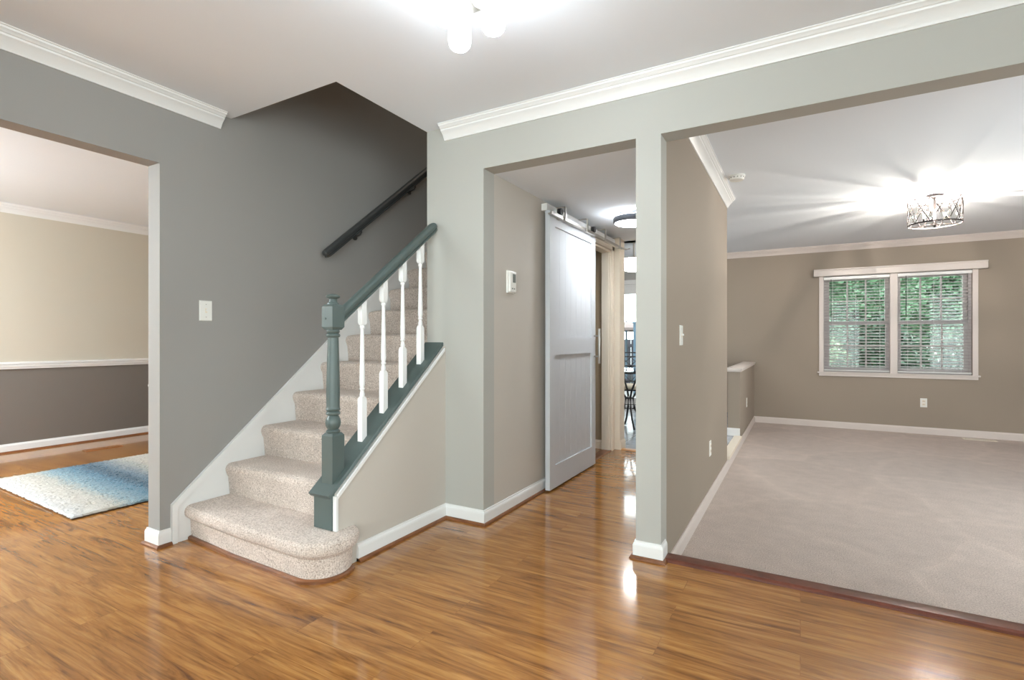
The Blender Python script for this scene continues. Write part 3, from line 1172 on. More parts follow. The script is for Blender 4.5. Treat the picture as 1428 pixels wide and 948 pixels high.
hl = thing('hall_ceiling_light', (-1.175, 4.05, HZ), 'round flush light with grey ring on the hall ceiling', 'ceiling light')
bm = new()
lathe(bm, [(0.120, HZ - 0.0005), (0.125, HZ - 0.010), (0.125, HZ - 0.022), (0.118, HZ - 0.026), (0.0, HZ - 0.026)], (-1.175, 4.05), 40)
link('base', bm, M['ring_grey'], hl, True)
bm = new()
lathe(bm, [(0.118, HZ - 0.026), (0.135, HZ - 0.026), (0.135, HZ - 0.034), (0.118, HZ - 0.034)], (-1.175, 4.05), 40)
link('upper_diffuser', bm, M['hall_glass'], hl, True)
bm = new()
seg = 48
pr = [(0.150, HZ - 0.034), (0.152, HZ - 0.040), (0.152, HZ - 0.078), (0.146, HZ - 0.084), (0.139, HZ - 0.082), (0.139, HZ - 0.036)]
rg = [[bm.verts.new((-1.175 + r * math.cos(2 * math.pi * k / seg), 4.05 + r * math.sin(2 * math.pi * k / seg), z)) for k in range(seg)] for r, z in pr]
for i in range(len(rg)):
    a, b = rg[i], rg[(i + 1) % len(rg)]
    for k in range(seg):
        bm.faces.new((a[k], a[(k + 1) % seg], b[(k + 1) % seg], b[k]))
link('ring', bm, M['ring_grey'], hl, True)
bm = new()
lathe(bm, [(0.138, HZ - 0.036), (0.138, HZ - 0.080), (0.125, HZ - 0.088), (0.09, HZ - 0.094), (0, HZ - 0.097)], (-1.175, 4.05), 40)
link('diffuser', bm, M['hall_glass'], hl, True)

# drum light in the carpet room
LX, LY = 1.063, 5.93
dl = thing('drum_ceiling_light', (LX, LY, CZ), 'round ceiling light with crossed bronze wire drum and clear crystals', 'ceiling light')
bm = new()
DR, DZ0, DZ1 = 0.194, 2.152, 2.372
seg = 72
for zc, hh in ((DZ0, 0.006), (DZ1, 0.004)):
    pr = [(DR, zc - hh), (DR + 0.004, zc - hh), (DR + 0.004, zc + hh), (DR, zc + hh)]
    rg = [[bm.verts.new((LX + r * math.cos(2 * math.pi * k / seg), LY + r * math.sin(2 * math.pi * k / seg), z)) for k in range(seg)] for r, z in pr]
    for i in range(4):
        a, b = rg[i], rg[(i + 1) % 4]
        for k in range(seg):
            bm.faces.new((a[k], a[(k + 1) % seg], b[(k + 1) % seg], b[k]))
ND = 10
for k in range(ND):
    for s in (1, -1):
        pts = []
        for i in range(7):
            f = i / 6
            a = 2 * math.pi * (k + s * f) / ND
            pts.append((LX + (DR + 0.002) * math.cos(a), LY + (DR + 0.002) * math.sin(a), DZ0 + (DZ1 - DZ0) * f))
        tube(bm, pts, 0.0034, 6)
link('wire_drum', bm, M['bronze'], dl, True)
bm = new()
lathe(bm, [(0.065, CZ - 0.0005), (0.065, CZ - 0.018), (0.055, CZ - 0.024), (0.010, CZ - 0.026), (0.010, DZ0 + 0.01), (0.022, DZ0 + 0.006), (0.022, DZ0 - 0.006), (0.010, DZ0 - 0.012), (0.009, DZ0 - 0.03), (0, DZ0 - 0.034)], (LX, LY), 24)
for k in range(3):
    a = 2 * math.pi * k / 3 + 0.4
    tube(bm, [(LX + 0.008 * math.cos(a), LY + 0.008 * math.sin(a), DZ0 + 0.004), (LX + DR * math.cos(a), LY + DR * math.sin(a), DZ0 + 0.002)], 0.004, 8)
    tube(bm, [(LX + 0.008 * math.cos(a + 1), LY + 0.008 * math.sin(a + 1), 2.18), (LX + 0.085 * math.cos(a + 1), LY + 0.085 * math.sin(a + 1), 2.18)], 0.005, 8)
    cyl(bm, (LX + 0.085 * math.cos(a + 1), LY + 0.085 * math.sin(a + 1), 2.175), (LX + 0.085 * math.cos(a + 1), LY + 0.085 * math.sin(a + 1), 2.210), 0.010, 12)
link('frame', bm, M['bronze'], dl, True)
for k in range(3):
    a = 2 * math.pi * k / 3 + 1.4
    bx_, by_ = LX + 0.085 * math.cos(a), LY + 0.085 * math.sin(a)
    bm = new()
    lathe(bm, [(0, 2.212), (0.005, 2.214), (0.0065, 2.222), (0.005, 2.232), (0, 2.236)], (bx_, by_), 12)
    link('bulb', bm, M['bulb'], dl, True)
# hanging crystals: faceted drops just inside the drum
for k in range(14):
    a = 2 * math.pi * (k + 0.5) / 14
    r_ = DR - 0.022
    cx_, cy_ = LX + r_ * math.cos(a), LY + r_ * math.sin(a)
    bm = new()
    lathe(bm, [(0, 2.205), (0.010, 2.245), (0.008, 2.285), (0.003, 2.31), (0.003, 2.335), (0.0, 2.338)], (cx_, cy_), 6)
    link('crystal', bm, M['crystal'], dl)

# dinette bowl light
gx, gy = -1.93, 6.72
gl = thing('dinette_ceiling_light', (gx, gy, CZ), 'white glass bowl light hanging in the dinette', 'ceiling light')
bm = new()
lathe(bm, [(0.06, CZ - 0.0005), (0.06, CZ - 0.02), (0.012, CZ - 0.03), (0.012, 2.19), (0.03, 2.185), (0.03, 2.175), (0, 2.17)], (gx, gy), 20)
link('stem', bm, M['nickel'], gl, True)
bm = new()
lathe(bm, [(0.22, 2.165), (0.215, 2.12), (0.19, 2.07), (0.14, 2.035), (0.07, 2.015), (0, 2.01)], (gx, gy), 36)
link('glass_bowl', bm, M['dinette_glass'], gl, True)
bm = new()
lathe(bm, [(0.225, 2.165), (0.228, 2.172), (0.222, 2.178), (0.0, 2.178)], (gx, gy), 36)
link('rim', bm, M['nickel'], gl, True)

# unseen dining room light, added to brighten its ceiling and walls
dgx, dgy = -5.5, -0.15
dg = thing('added_dining_light', (dgx, dgy, CZ), 'added frosted glass fill light in the dining room, out of view', 'ceiling light')
bm = new()
lathe(bm, [(0.09, CZ - 0.0005), (0.09, CZ - 0.03), (0.012, CZ - 0.04), (0.012, CZ - 0.30), (0, CZ - 0.31)], (dgx, dgy), 24)
link('stem', bm, M['nickel'], dg, True)
bm = new()
lathe(bm, [(0, CZ - 0.45), (0.10, CZ - 0.43), (0.17, CZ - 0.36), (0.18, CZ - 0.32), (0.10, CZ - 0.30), (0, CZ - 0.30)], (dgx, dgy), 30)
link('glass_bowl', bm, M['dining_fill_glass'], dg, True)

# unseen fill light above the stairs, added to lift the dark stairwell
ul = thing('added_landing_light', (-2.5, 4.6, 5.0), 'added unseen warm fill light at the top of the stairs', 'ceiling light')
bm = new()
lathe(bm, [(0.10, 4.999), (0.14, 4.97), (0.12, 4.93), (0.06, 4.905), (0, 4.90)], (-2.5, 4.6), 30)
link('glass_bowl', bm, M['landing_fill_glass'], ul, True)
bm = new()
lathe(bm, [(0.145, 4.999), (0.15, 4.98), (0.141, 4.968), (0.138, 4.999)], (-2.5, 4.6), 30)
link('rim', bm, M['nickel'], ul, True)

# smoke detector
bm = new()
sx, sy = -0.445, 4.46
sd = thing('smoke_detector', (sx, sy, CZ), 'round white smoke detector on the carpet room ceiling', 'smoke detector')
lathe(bm, [(0.062, CZ - 0.0005), (0.064, CZ - 0.012), (0.058, CZ - 0.016), (0.056, CZ - 0.030), (0.050, CZ - 0.038), (0, CZ - 0.040)], (sx, sy), 32)
link('body', bm, M['white_plastic'], sd, True)
bm = new()
for k in range(14):
    a = 2 * math.pi * k / 14
    c, s = math.cos(a), math.sin(a)
    cyl(bm, (sx + 0.0560 * c, sy + 0.056 * s, CZ - 0.022), (sx + 0.0585 * c, sy + 0.0585 * s, CZ - 0.022), 0.004, 6)
link('vent_slots', bm, M['slot'], sd)


# ------------------------------------------------------------------ wall plates
def wall_switch(name, loc, out, across, label, kind='switch', gang=1):
    """loc on wall surface; out = normal axis; across = horizontal axis."""
    o = thing(name, loc, label, {'switch': 'light switch', 'outlet': 'outlet'}[kind])
    P, N, A, U = Vector(loc), Vector(out), Vector(across), Vector((0, 0, 1))

    def slab(bm, a, z, hw, hh, d0, d1, tap=0.0):
        lo = [bm.verts.new(P + A * (a + s * hw) + U * (z + t * hh) + N * d0) for s, t in ((-1, -1), (1, -1), (1, 1), (-1, 1))]
        hi = [bm.verts.new(P + A * (a + s * (hw - tap)) + U * (z + t * (hh - tap)) + N * d1) for s, t in ((-1, -1), (1, -1), (1, 1), (-1, 1))]
        bm.faces.new(lo)
        bm.faces.new(hi[::-1])
        for k in range(4):
            bm.faces.new((lo[k], lo[(k + 1) % 4], hi[(k + 1) % 4], hi[k]))
    bm = new()
    slab(bm, 0, 0, 0.036, 0.058, 0.0003, 0.006, 0.003)
    link('plate', bm, M['white_plastic'], o)
    if kind == 'switch':
        bm = new()
        slab(bm, 0, 0, 0.006, 0.013, 0.006, 0.008, 0.0)
        link('slot', bm, M['cream'], o)
        bm = new()
        slab(bm, 0, 0.003, 0.004, 0.006, 0.008, 0.018, 0.001)
        link('toggle', bm, M['white_plastic'], o)
        for zz in (-0.036, 0.036):
            bm = new()
            slab(bm, 0, zz, 0.003, 0.003, 0.005, 0.0066, 0.001)
            link('screw', bm, M['nickel'], o)
    else:
        for zz in (-0.020, 0.020):
            bm = new()
            slab(bm, 0, zz, 0.017, 0.014, 0.006, 0.0085, 0.003)
            s = link('socket', bm, M['cream'], o)
            bm = new()
            for aa in (-0.007, 0.007):
                slab(bm, aa, zz, 0.0015, 0.005, 0.0085, 0.0089)
            link('slots', bm, M['slot'], s)
    return o


wall_switch('light_switch', (XS, 1.68, 1.267), (1, 0, 0), (0, 1, 0), 'white toggle switch on the grey stair wall')
wall_switch('light_switch', (XC1, 3.04, 1.127), (1, 0, 0), (0, 1, 0), 'white toggle switch near the front of the long taupe wall')
wall_switch('wall_outlet', (XC1, 4.13, 0.275), (1, 0, 0), (0, 1, 0), 'outlet low on the long taupe wall right of the column', 'outlet')
wall_switch('wall_outlet', (XC1, 7.18, 0.30), (1, 0, 0), (0, 1, 0), 'outlet on the side of the half wall', 'outlet')
wall_switch('wall_outlet', (1.395, YW, 0.285), (0, -1, 0), (1, 0, 0), 'white outlet below the double window', 'outlet')

# thermostat
th = thing('thermostat', (XH, 2.87, 1.475), 'small white thermostat with grey display on the hall wall', 'thermostat')
bm = new()
box(bm, XH + 0.0005, XH + 0.012, 2.828, 2.912, 1.402, 1.546, 0.002)
box(bm, XH + 0.012, XH + 0.030, 2.832, 2.908, 1.408, 1.540, 0.004)
link('case', bm, M['white_plastic'], th)
bm = new()
box(bm, XH + 0.0302, XH + 0.0312, 2.862, 2.900, 1.470, 1.525)
link('display', bm, M['grey_plastic'], th)
bm = new()
for k, (yy, zz) in enumerate(((2.856, 1.43), (2.882, 1.43))):
    box(bm, XH + 0.0302, XH + 0.033, yy - 0.005, yy + 0.005, zz - 0.004, zz + 0.004)
link('buttons', bm, M['grey_plastic'], th)

# small white knob on the dark dining wall
bm = new()
kb = thing('door_stop_knob', (XD, 3.165, 0.562), 'small white round knob on the dark lower dining wall', 'knob')
tube(bm, [(XD + 0.0005, 3.165, 0.562), (XD + 0.008, 3.165, 0.562)], 0.024, 16)
link('base', bm, M['white_plastic'], kb, True)
bm = new()
tube(bm, [(XD + 0.008, 3.165, 0.562), (XD + 0.03, 3.165, 0.562), (XD + 0.036, 3.165, 0.562), (XD + 0.052, 3.165, 0.562), (XD + 0.06, 3.165, 0.562)],
     [0.008, 0.009, 0.020, 0.022, 0.012], 16)
link('knob', bm, M['white_plastic'], kb, True)


# floor registers
def register(name, x0, x1, y0, y1, z, m, label):
    o = thing(name, ((x0 + x1) / 2, (y0 + y1) / 2, z), label, 'floor vent')
    bm = new()
    t_ = 0.012
    box(bm, x0, x1, y0, y0 + t_, z, z + 0.006)
    box(bm, x0, x1, y1 - t_, y1, z, z + 0.006)
    box(bm, x0, x0 + t_, y0 + t_, y1 - t_, z, z + 0.006)
    box(bm, x1 - t_, x1, y0 + t_, y1 - t_, z, z + 0.006)
    link('frame', bm, m, o)
    bm = new()
    box(bm, x0 + t_, x1 - t_, y0 + t_, y1 - t_, z + 0.0003, z + 0.001)
    link('duct', bm, M['slot'], o)
    bm = new()
    if y1 - y0 > x1 - x0:
        n = int((y1 - y0) / 0.018)
        for k in range(1, n):
            yy = y0 + (y1 - y0) * k / n
            box(bm, x0 + t_, x1 - t_, yy - 0.003, yy + 0.003, z + 0.001, z + 0.0055)
    else:
        n = int((x1 - x0) / 0.018)
        for k in range(1, n):
            xx = x0 + (x1 - x0) * k / n
            box(bm, xx - 0.003, xx + 0.003, y0 + t_, y1 - t_, z + 0.001, z + 0.0055)
    link('louvers', bm, m, o)


register('floor_register', -6.22, -6.12, 2.32, 2.63, 0.0, M['vent_brown'], 'brown floor register by the dining room wall')
register('floor_register', 1.75, 2.06, 8.18, 8.28, ZR, M['cream'], 'pale floor register in the carpet below the window')

# ------------------------------------------------------------------ rug
rx0, rx1, ry0, ry1 = -5.45, -3.87, 1.44, 3.55
bm = new()
nx, ny = 150, 190
random.seed(4)
grid = []
for j in range(ny + 1):
    row = []
    for i in range(nx + 1):
        x = rx0 + (rx1 - rx0) * i / nx
        y = ry0 + (ry1 - ry0) * j / ny
        e = min(i, nx - i, j, ny - j)
        z = 0.020 + 0.007 * noise.noise(Vector((x * 60, y * 90, 0))) + random.uniform(-0.003, 0.003)
        if e == 0:
            z = 0.010
            x += random.uniform(-0.006, 0.006)
            y += random.uniform(-0.006, 0.006)
        row.append(bm.verts.new((x, y, z)))
    grid.append(row)
for j in range(ny):
    for i in range(nx):
        bm.faces.new((grid[j][i], grid[j][i + 1], grid[j + 1][i + 1], grid[j + 1][i]))
rg_ = thing('area_rug', (rx0, ry0, 0.0), 'shaggy cream and blue gradient area rug on the dining room floor', 'rug')
rg_.rotation_euler = (0, 0, math.radians(-1.8))
link('pile', bm, M['rug'], rg_, True)
bm = new()
box(bm, rx0 + 0.002, rx1 - 0.002, ry0 + 0.002, ry1 - 0.002, 0.0005, 0.010)
link('backing', bm, M['rug_edge'], rg_)

# ------------------------------------------------------------------ double window
WM = (WX0 + WX1) / 2


def dh_window(name, x0, x1, lab):
    """double hung unit between x0 and x1 inside the wall thickness."""
    bm = new()
    z0, z1 = WZ0, WZ1
    f = 0.03
    yy0, yy1 = YW + 0.03, YW + 0.135
    box(bm, x0, x0 + f, yy0, yy1, z0, z1)
    box(bm, x1 - f, x1, yy0, yy1, z0, z1)
    box(bm, x0 + f, x1 - f, yy0, yy1, z0, z0 + f)
    box(bm, x0 + f, x1 - f, yy0, yy1, z1 - f, z1)
    o = struct(name, bm, M['vinyl'], label=lab, cat='window')
    a, b = x0 + f, x1 - f
    zm = (z0 + z1) / 2 + 0.0
    for (s0, s1, ys, nm) in ((z0 + f, zm + 0.02, YW + 0.05, 'lower_sash'), (zm - 0.02, z1 - f, YW + 0.09, 'upper_sash')):
        bm = new()
        e = 0.042
        box(bm, a, a + e, ys, ys + 0.034, s0, s1)
        box(bm, b - e, b, ys, ys + 0.034, s0, s1)
        box(bm, a + e, b - e, ys, ys + 0.034, s0, s0 + e)
        box(bm, a + e, b - e, ys, ys + 0.034, s1 - e, s1)
        for k in (1, 2):
            x = a + e + (b - a - 2 * e) * k / 3
            box(bm, x - 0.009, x + 0.009, ys + 0.008, ys + 0.026, s0 + e, s1 - e)
        zc = (s0 + s1) / 2
        box(bm, a + e, b - e, ys + 0.009, ys + 0.025, zc - 0.009, zc + 0.009)
        s = link(nm, bm, M['vinyl'], o)
        bm = new()
        box(bm, a + e, b - e, ys + 0.015, ys + 0.019, s0 + e, s1 - e)
        link('pane', bm, M['glass'], s)
    return o


dh_window('window_1', WX0, WM - 0.012, 'left half of the double window')
dh_window('window_2', WM + 0.012, WX1, 'right half of the double window')
bm = new()
cw = 0.055
box(bm, WX0 - cw, WX0, YW - 0.018, YW, WZ0 - 0.01, WZ1 + 0.01, 0.003)
box(bm, WX1, WX1 + cw, YW - 0.018, YW, WZ0 - 0.01, WZ1 + 0.01, 0.003)
box(bm, WX0 - cw, WX1 + cw, YW - 0.018, YW, WZ1 + 0.0, WZ1 + 0.06, 0.003)
box(bm, WM - 0.04, WM + 0.04, YW - 0.016, YW + 0.03, WZ0, WZ1, 0.003)
box(bm, WX0 - cw - 0.02, WX1 + cw + 0.02, YW - 0.035, YW + 0.03, WZ0 - 0.018, WZ0 + 0.002, 0.003)
box(bm, WX0 - cw, WX1 + cw, YW - 0.020, YW, WZ0 - 0.055, WZ0 - 0.019, 0.003)
trim(bm, M['room_trim'], 'white casing, mullion and sill of the double window', False)

vl = thing('window_valance', (WM, YW - 0.05, 2.045), 'long white valance board across the top of the double window', 'valance')
bm = new()
prism(bm, [(YW - 0.0205, 1.985), (YW - 0.085, 1.985), (YW - 0.088, 1.992), (YW - 0.088, 2.062), (YW - 0.096, 2.070), (YW - 0.096, 2.082), (YW - 0.0205, 2.082)], 'x', 0.165, 2.005)
link('board', bm, M['room_trim'], vl)


def blind(x0, x1, label):
    zt, zb = 1.978, WZ0 + 0.02
    yb = YW + 0.008
    o = thing('window_blind', ((x0 + x1) / 2, yb, zt), label, 'blind', 'open slatted window blinds')
    bm = new()
    box(bm, x0, x1, yb - 0.026, yb + 0.018, zt - 0.04, zt - 0.002, 0.002)
    link('headrail', bm, M['trim'], o)
    bm = new()
    n = 31
    z_ = zt - 0.06
    st_ = (zt - 0.06 - (zb + 0.03)) / (n - 1)
    for k in range(n):
        z = zt - 0.06 - st_ * k
        tl = 0.005
        prism(bm, [(yb - 0.022, z - tl), (yb - 0.004, z + 0.0012), (yb + 0.016, z + tl - 0.001), (yb + 0.016, z + tl + 0.0015), (yb - 0.004, z + 0.0040), (yb - 0.022, z - tl + 0.0025)], 'x', x0 + 0.004, x1 - 0.004)
    link('slats', bm, M['slat'], o)
    bm = new()
    box(bm, x0 + 0.002, x1 - 0.002, yb - 0.022, yb + 0.016, zb, zb + 0.014, 0.002)
    link('bottom_rail', bm, M['trim'], o)
    bm = new()
    for f in (0.14, 0.5, 0.86):
        x = x0 + (x1 - x0) * f
        for dy in (-0.0235, 0.0175):
            cyl(bm, (x, yb + dy, zb + 0.01), (x, yb + dy, zt - 0.03), 0.0008, 5)
    link('ladder_cord', bm, M['trim'], o)
    bm = new()
    x = x0 + 0.085
    tube(bm, [(x, yb - 0.030, zt - 0.035), (x, yb - 0.034, zt - 0.30), (x, yb - 0.034, zt - 0.55)], [0.0035, 0.004, 0.006], 8)
    link('wand', bm, M['slate_dark'], o)
    return o


blind(WX0 + 0.004, WM - 0.044, 'open white slatted blind in the left half of the double window')
blind(WM + 0.044, WX1 - 0.004, 'open white slatted blind in the right half of the double window')

# pony wall cap
bm = new()
box(bm, XC0 - 0.025, XC1 + 0.022, 6.345, YW - 0.001, 0.752, 0.776, 0.004)
box(bm, XC0 - 0.016, XC1 + 0.012, 6.355, YW - 0.001, 0.735, 0.752, 0.002)
trim(bm, M['room_trim'], 'white cap on the half wall', False)

# ------------------------------------------------------------------ patio door
bm = new()
yy0, yy1 = YW + 0.02, YW + 0.12
box(bm, DX0, DX0 + 0.05, yy0, yy1, 0.0, DZ)
box(bm, DX1 - 0.05, DX1, yy0, yy1, 0.0, DZ)
box(bm, DX0, DX1, yy0, yy1, DZ - 0.06, DZ)
box(bm, DX0, DX1, yy0, yy1, 0.0, 0.03)
pd = struct('door_1', bm, M['trim'], label='white sliding patio door at the end of the dinette', cat='door')
mx_ = (DX0 + DX1) / 2
for (a, b, ys) in ((DX0 + 0.05, mx_ + 0.03, YW + 0.03), (mx_ - 0.03, DX1 - 0.05, YW + 0.075)):
    bm = new()
    e = 0.06
    box(bm, a, a + e, ys, ys + 0.035, 0.03, DZ - 0.06)
    box(bm, b - e, b, ys, ys + 0.035, 0.03, DZ - 0.06)
    box(bm, a + e, b - e, ys, ys + 0.035, 0.03, 0.13)
    box(bm, a + e, b - e, ys, ys + 0.035, DZ - 0.16, DZ - 0.06)
    s = link('sliding_panel', bm, M['trim'], pd)
    bm = new()
    box(bm, a + e, b - e, ys + 0.015, ys + 0.020, 0.13, DZ - 0.16)
    link('pane', bm, M['glass'], s)
bm = new()
box(bm, DX0 - 0.07, DX0, YW - 0.018, YW, 0, DZ + 0.07, 0.003)
box(bm, DX1, DX1 + 0.07, YW - 0.018, YW, 0, DZ + 0.07, 0.003)
box(bm, DX0, DX1, YW - 0.018, YW, DZ, DZ + 0.07, 0.003)
trim(bm, M['trim'], 'white casing of the patio door', False)


# ------------------------------------------------------------------ bistro set
def make_chair():
    o = thing('dinette_chair', (0, 0, 0), 'chair', 'chair', 'black iron chairs round the dinette table')
    iron = M['black_iron']
    W, D, SH = 0.20, 0.20, 0.44

    bm = new()
    # cushion: rounded slab
    pts = []
    for k in range(28):
        a = 2 * math.pi * k / 28
        c, s = math.cos(a), math.sin(a)
        pts.append((math.copysign(abs(c) ** 0.5, c) * 0.205, math.copysign(abs(s) ** 0.5, s) * 0.205))
    rings = []
    for sc, z in ((0.93, SH), (1.0, SH + 0.012), (1.0, SH + 0.034), (0.93, SH + 0.05), (0.6, SH + 0.058), (0.2, SH + 0.060)):
        rings.append([bm.verts.new((x * sc, y * sc, z)) for x, y in pts])
    for a, b in zip(rings, rings[1:]):
        for k in range(28):
            bm.faces.new((a[k], a[(k + 1) % 28], b[(k + 1) % 28], b[k]))
    bm.faces.new(rings[0])
    bm.faces.new(rings[-1][::-1])
    link('seat_cushion', bm, M['cushion'], o, True)
    bm = new()
    for a, b in (((-W, -D), (W, -D)), ((W, -D), (W, D)), ((W, D), (-W, D)), ((-W, D), (-W, -D))):
        cyl(bm, (*a, SH - 0.008), (*b, SH - 0.008), 0.009, 8)
    link('seat_frame', bm, iron, o, True)
    for sx in (-1, 1):
        bm = new()
        tube(bm, [(sx * W, -D, SH), (sx * (W - 0.015), -D + 0.02, 0.30), (sx * (W - 0.02), -D + 0.02, 0.16), (sx * (W + 0.02), -D - 0.03, 0.012)], 0.010, 8)
        link('leg', bm, iron, o, True)
        bm = new()
        tube(bm, [(sx * W, D, SH), (sx * (W - 0.01), D, 0.25), (sx * (W + 0.005), D + 0.05, 0.012)], 0.010, 8)
        link('leg', bm, iron, o, True)
    bm = new()
    for zz in (0.19,):
        cyl(bm, (-W + 0.02, -D + 0.02, zz), (W - 0.02, -D + 0.02, zz), 0.006, 8)
        cyl(bm, (-W + 0.01, D + 0.005, zz), (W - 0.01, D + 0.005, zz), 0.006, 8)
        for sx in (-1, 1):
            cyl(bm, (sx * (W - 0.015), -D + 0.02, zz), (sx * (W - 0.01), D + 0.005, zz), 0.006, 8)
    link('stretcher', bm, iron, o, True)
    bm = new()
    zt = 0.93
    by = D + 0.02
    for sx in (-1, 1):
        tube(bm, [(sx * W, D, SH - 0.01), (sx * W, by + 0.01, 0.70), (sx * W, by + 0.03, zt)], 0.010, 8)
    ys_ = lambda z: D + 0.03 * (z - SH) / (zt - SH) + 0.01
    for z in (zt - 0.008, zt - 0.065, 0.735, 0.52):
        cyl(bm, (-W, ys_(z), z), (W, ys_(z), z), 0.008, 8)
    # row of diamonds between the two upper rails
    za, zc = zt - 0.075, 0.745
    zm = (za + zc) / 2
    n = 3
    for k in range(n):
        xa_ = -W + 2 * W * k / n
        xb_ = -W + 2 * W * (k + 1) / n
        xm = (xa_ + xb_) / 2
        for (p, q) in (((xa_, zm), (xm, za)), ((xm, za), (xb_, zm)), ((xb_, zm), (xm, zc)), ((xm, zc), (xa_, zm))):
            cyl(bm, (p[0], ys_(p[1]), p[1]), (q[0], ys_(q[1]), q[1]), 0.005, 6)
    # crossed bars below
    for (p, q) in (((-W, 0.735), (0, 0.52)), ((0, 0.735), (-W, 0.52)), ((0, 0.735), (W, 0.52)), ((W, 0.735), (0, 0.52)), ((0, 0.735), (0, 0.52))):
        cyl(bm, (p[0], ys_(p[1]), p[1]), (q[0], ys_(q[1]), q[1]), 0.005, 6)
    link('backrest', bm, iron, o, True)
    return o


def copy_tree(o, parent=None):
    c = o.copy()
    COL.objects.link(c)
    c.parent = parent
    for ch in [x for x in bpy.data.objects if x.parent == o]:
        copy_tree(ch, c)
    return c


TX, TY = -1.86, 6.28
chair = make_chair()
spots = [(-2.04, 6.86, math.radians(10), 'black iron chair with cream seat, behind the dinette table'),
         (-2.30, 6.12, math.radians(100), 'black iron chair with cream seat, left of the dinette table'),
         (-1.47, 6.50, math.radians(-70), 'black iron chair with cream seat, right of the dinette table')]
for i, (x, y, a, lab) in enumerate(spots):
    c = chair if i == 0 else copy_tree(chair)
    c.location = (x, y, 0)
    c.rotation_euler = (0, 0, a)
    c['label'] = lab
tb = thing('dinette_table', (TX, TY, 0), 'round glass dinette table on curved black iron legs', 'table')
bm = new()
lathe(bm, [(0.395, 0.722), (0.40, 0.726), (0.395, 0.732), (0, 0.732)], (TX, TY), 48)
link('glass_top', bm, M['table_glass'], tb, True)
bm = new()
seg = 48
pr = [(0.385, 0.700), (0.402, 0.700), (0.402, 0.721), (0.385, 0.721)]
rg = [[bm.verts.new((TX + r * math.cos(2 * math.pi * k / seg), TY + r * math.sin(2 * math.pi * k / seg), z)) for k in range(seg)] for r, z in pr]
for i in range(4):
    a, b = rg[i], rg[(i + 1) % 4]
    for k in range(seg):
        bm.faces.new((a[k], a[(k + 1) % seg], b[(k + 1) % seg], b[k]))
link('table_rim', bm, M['black_iron'], tb, True)
for k in range(4):
    a = math.pi / 2 * k + 0.55
    c, s = math.cos(a), math.sin(a)
    bm = new()
    prf = [(0.39, 0.705), (0.26, 0.60), (0.10, 0.47), (0.045, 0.38), (0.06, 0.26), (0.13, 0.12), (0.19, 0.05), (0.22, 0.014)]
    tube(bm, [(TX + r * c, TY + r * s, z) for r, z in prf], 0.012, 8)
    link('leg', bm, M['black_iron'], tb, True)
bm = new()
lathe(bm, [(0.03, 0.365), (0.050, 0.372), (0.052, 0.38), (0.050, 0.388), (0.03, 0.395)], (TX, TY), 20)
link('collar', bm, M['black_iron'], tb, True)


# ------------------------------------------------------------------ outdoors
bm = new()
box(bm, -14, 14, YW + 0.14, 26, -0.62, -0.5)
struct('ground', bm, M['lawn'], label='green lawn behind the house', cat='ground')
bm = new()
box(bm, -5.5, -0.9, YW + 0.14, 12.2, -0.5, -0.06)
struct('ground_patio', bm, M['patio'], label='pale concrete patio outside the glass door', cat='ground')


def foliage_tree(name, x, y, h, rx, ry, zc, rz, n, leaf, m, label, cat, seed, trunk_r=0.12, zbase=-0.5, group=None):
    random.seed(seed)
    o = thing(name, (x, y, zbase), label, cat, group)
    bm = new()
    tube(bm, [(x, y, zbase), (x + 0.05, y, zbase + (zc - zbase) * 0.5), (x - 0.04, y + 0.03, zc), (x, y, zc + rz * 0.6)],
         [trunk_r, trunk_r * 0.8, trunk_r * 0.6, trunk_r * 0.2], 8)
    for k in range(7):
        a = random.uniform(0, 6.28)
        r = random.uniform(0.4, 0.8)
        z = zc + random.uniform(-0.4, 0.3) * rz
        tube(bm, [(x, y, z - 0.25 * rz), (x + math.cos(a) * rx * r * 0.5, y + math.sin(a) * ry * r * 0.5, z), (x + math.cos(a) * rx * r, y + math.sin(a) * ry * r, z + 0.15 * rz)],
             [trunk_r * 0.4, trunk_r * 0.25, trunk_r * 0.1], 6)
    link('trunk', bm, M['bark'], o, True)
    verts, faces = [], []
    blobs = [(random.gauss(0, 0.45), random.gauss(0, 0.45), random.gauss(0, 0.45)) for _ in range(34)]
    for i in range(n):
        b = random.choice(blobs)
        p = Vector((b[0] + random.gauss(0, 0.2), b[1] + random.gauss(0, 0.2), b[2] + random.gauss(0, 0.2)))
        if p.length > 1.15:
            p = p.normalized() * random.uniform(0.8, 1.15)
        c = Vector((x + p.x * rx, y + p.y * ry, max(zc + p.z * rz, zbase + 0.05)))
        u = Vector((random.gauss(0, 1), random.gauss(0, 1), random.gauss(0, 0.6))).normalized()
        v = u.cross(Vector((random.gauss(0, 1), random.gauss(0, 1), random.gauss(0, 1)))).normalized()
        s = leaf * random.uniform(0.6, 1.3)
        k = len(verts)
        q = c - off0
        verts += [q - u * s, q + v * s * 0.5, q + u * s, q - v * s * 0.5]
        faces.append((k, k + 1, k + 2, k + 3))
    me = bpy.data.meshes.new('foliage')
    me.from_pydata([tuple(a - o.location) for a in verts], [], faces)
    me.materials.append(m)
    fo = bpy.data.objects.new('foliage', me)
    COL.objects.link(fo)
    fo.parent = o
    return o


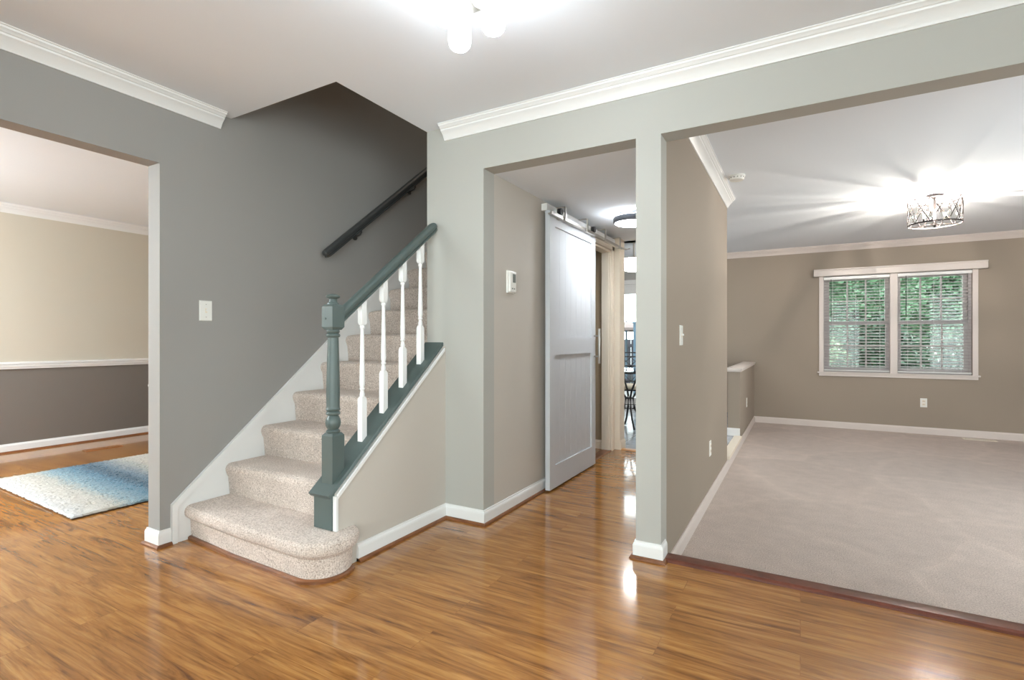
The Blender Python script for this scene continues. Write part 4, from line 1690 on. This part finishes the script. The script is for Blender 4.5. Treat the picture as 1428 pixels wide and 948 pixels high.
off0 = Vector((0, 0, 0))
G = 'trees behind the double window'
foliage_tree('leafy_tree', 0.2, 15.5, 8, 2.4, 1.6, 3.3, 2.6, 26000, 0.07, M['leaf_mid'], 'mid green leafy tree outside the left half of the window', 'tree', 11, group=G)
foliage_tree('leafy_tree', 4.2, 18.9, 8, 2.8, 1.6, 3.0, 2.7, 26000, 0.07, M['leaf_mid'], 'mid green leafy tree outside the right half of the window', 'tree', 12, group=G)
foliage_tree('dark_shrub', 3.1, 13.2, 3, 1.7, 0.9, 0.4, 1.0, 12000, 0.05, M['leaf_dark'], 'dark green shrub low outside the right half of the window', 'shrub', 13, 0.06, group='shrubs behind the double window')
foliage_tree('dark_shrub', 1.25, 11.6, 3, 0.6, 0.6, 0.4, 1.1, 12000, 0.05, M['leaf_dark'], 'dark green shrub low behind the window mullion and close to the house', 'shrub', 14, 0.06, group='shrubs behind the double window')
foliage_tree('bright_shrub', 0.15, 12.6, 3, 0.7, 0.6, 0.3, 1.0, 5000, 0.06, M['leaf_light'], 'bright yellow green shrub low outside the left window', 'shrub', 15, 0.05)
foliage_tree('background_tree', 1.8, 23.5, 8, 5.2, 1.6, 2.2, 3.2, 22000, 0.14, M['leaf_dark'], 'wide dark tree at the back of the yard', 'tree', 16, 0.2)

# patio umbrella, post and fence seen through the glass door
ux, uy = -3.75, 12.4
um = thing('patio_umbrella', (ux, uy, -0.06), 'pale open patio umbrella outside the glass door', 'umbrella')
bm = new()
seg = 8
rings = []
for r, z in ((0.02, 1.97), (0.5, 1.93), (1.0, 1.87), (1.35, 1.80)):
    rings.append([bm.verts.new((ux + r * math.cos(2 * math.pi * k / seg), uy + r * math.sin(2 * math.pi * k / seg), z - 0.42)) for k in range(seg)])
ext = [bm.verts.new((v.co.x, v.co.y, v.co.z - 0.06)) for v in rings[-1]]
rings.append(ext)
for a, b in zip(rings, rings[1:]):
    for k in range(seg):
        bm.faces.new((a[k], a[(k + 1) % seg], b[(k + 1) % seg], b[k]))
bm.faces.new(rings[0])
uc = link('canopy', bm, M['umbrella_cloth'], um)
sm = uc.modifiers.new('thickness', 'SOLIDIFY')
sm.thickness = 0.004
bm = new()
cyl(bm, (ux, uy, -0.06), (ux, uy, 1.58), 0.024, 12)
link('pole', bm, M['steel_blue'], um, True)
bm = new()
lathe(bm, [(0.25, -0.06), (0.25, 0.0), (0.05, 0.03), (0.05, 0.15), (0, 0.15)], (ux, uy), 20)
link('base', bm, M['fence'], um, True)

fp = thing('patio_post', (-3.0, 10.6, -0.06), 'blue grey square patio post outside the glass door', 'post')
bm = new()
box(bm, -3.045, -2.955, 10.56, 10.64, -0.06, 1.45, 0.004)
link('shaft', bm, M['steel_blue'], fp)
bm = new()
box(bm, -3.06, -2.94, 10.545, 10.655, 1.45, 1.48, 0.003)
link('cap', bm, M['steel_blue'], fp)

fe = thing('board_fence', (-4.0, 14.0, -0.5), 'weathered grey board fence behind the patio', 'fence')
bm = new()
x = -8.0
while x < -0.8:
    box(bm, x, x + 0.14, 14.0, 14.02, -0.5, 1.12)
    x += 0.15
link('boards', bm, M['fence'], fe)
bm = new()
for z in (-0.2, 0.9):
    box(bm, -8.0, -0.8, 13.96, 14.0, z, z + 0.09)
link('rails', bm, M['fence'], fe)
for x in (-7.6, -5.6, -3.6, -1.6):
    bm = new()
    box(bm, x - 0.045, x + 0.045, 13.87, 13.96, -0.5, 1.22, 0.004)
    link('fence_post', bm, M['trim'], fe)
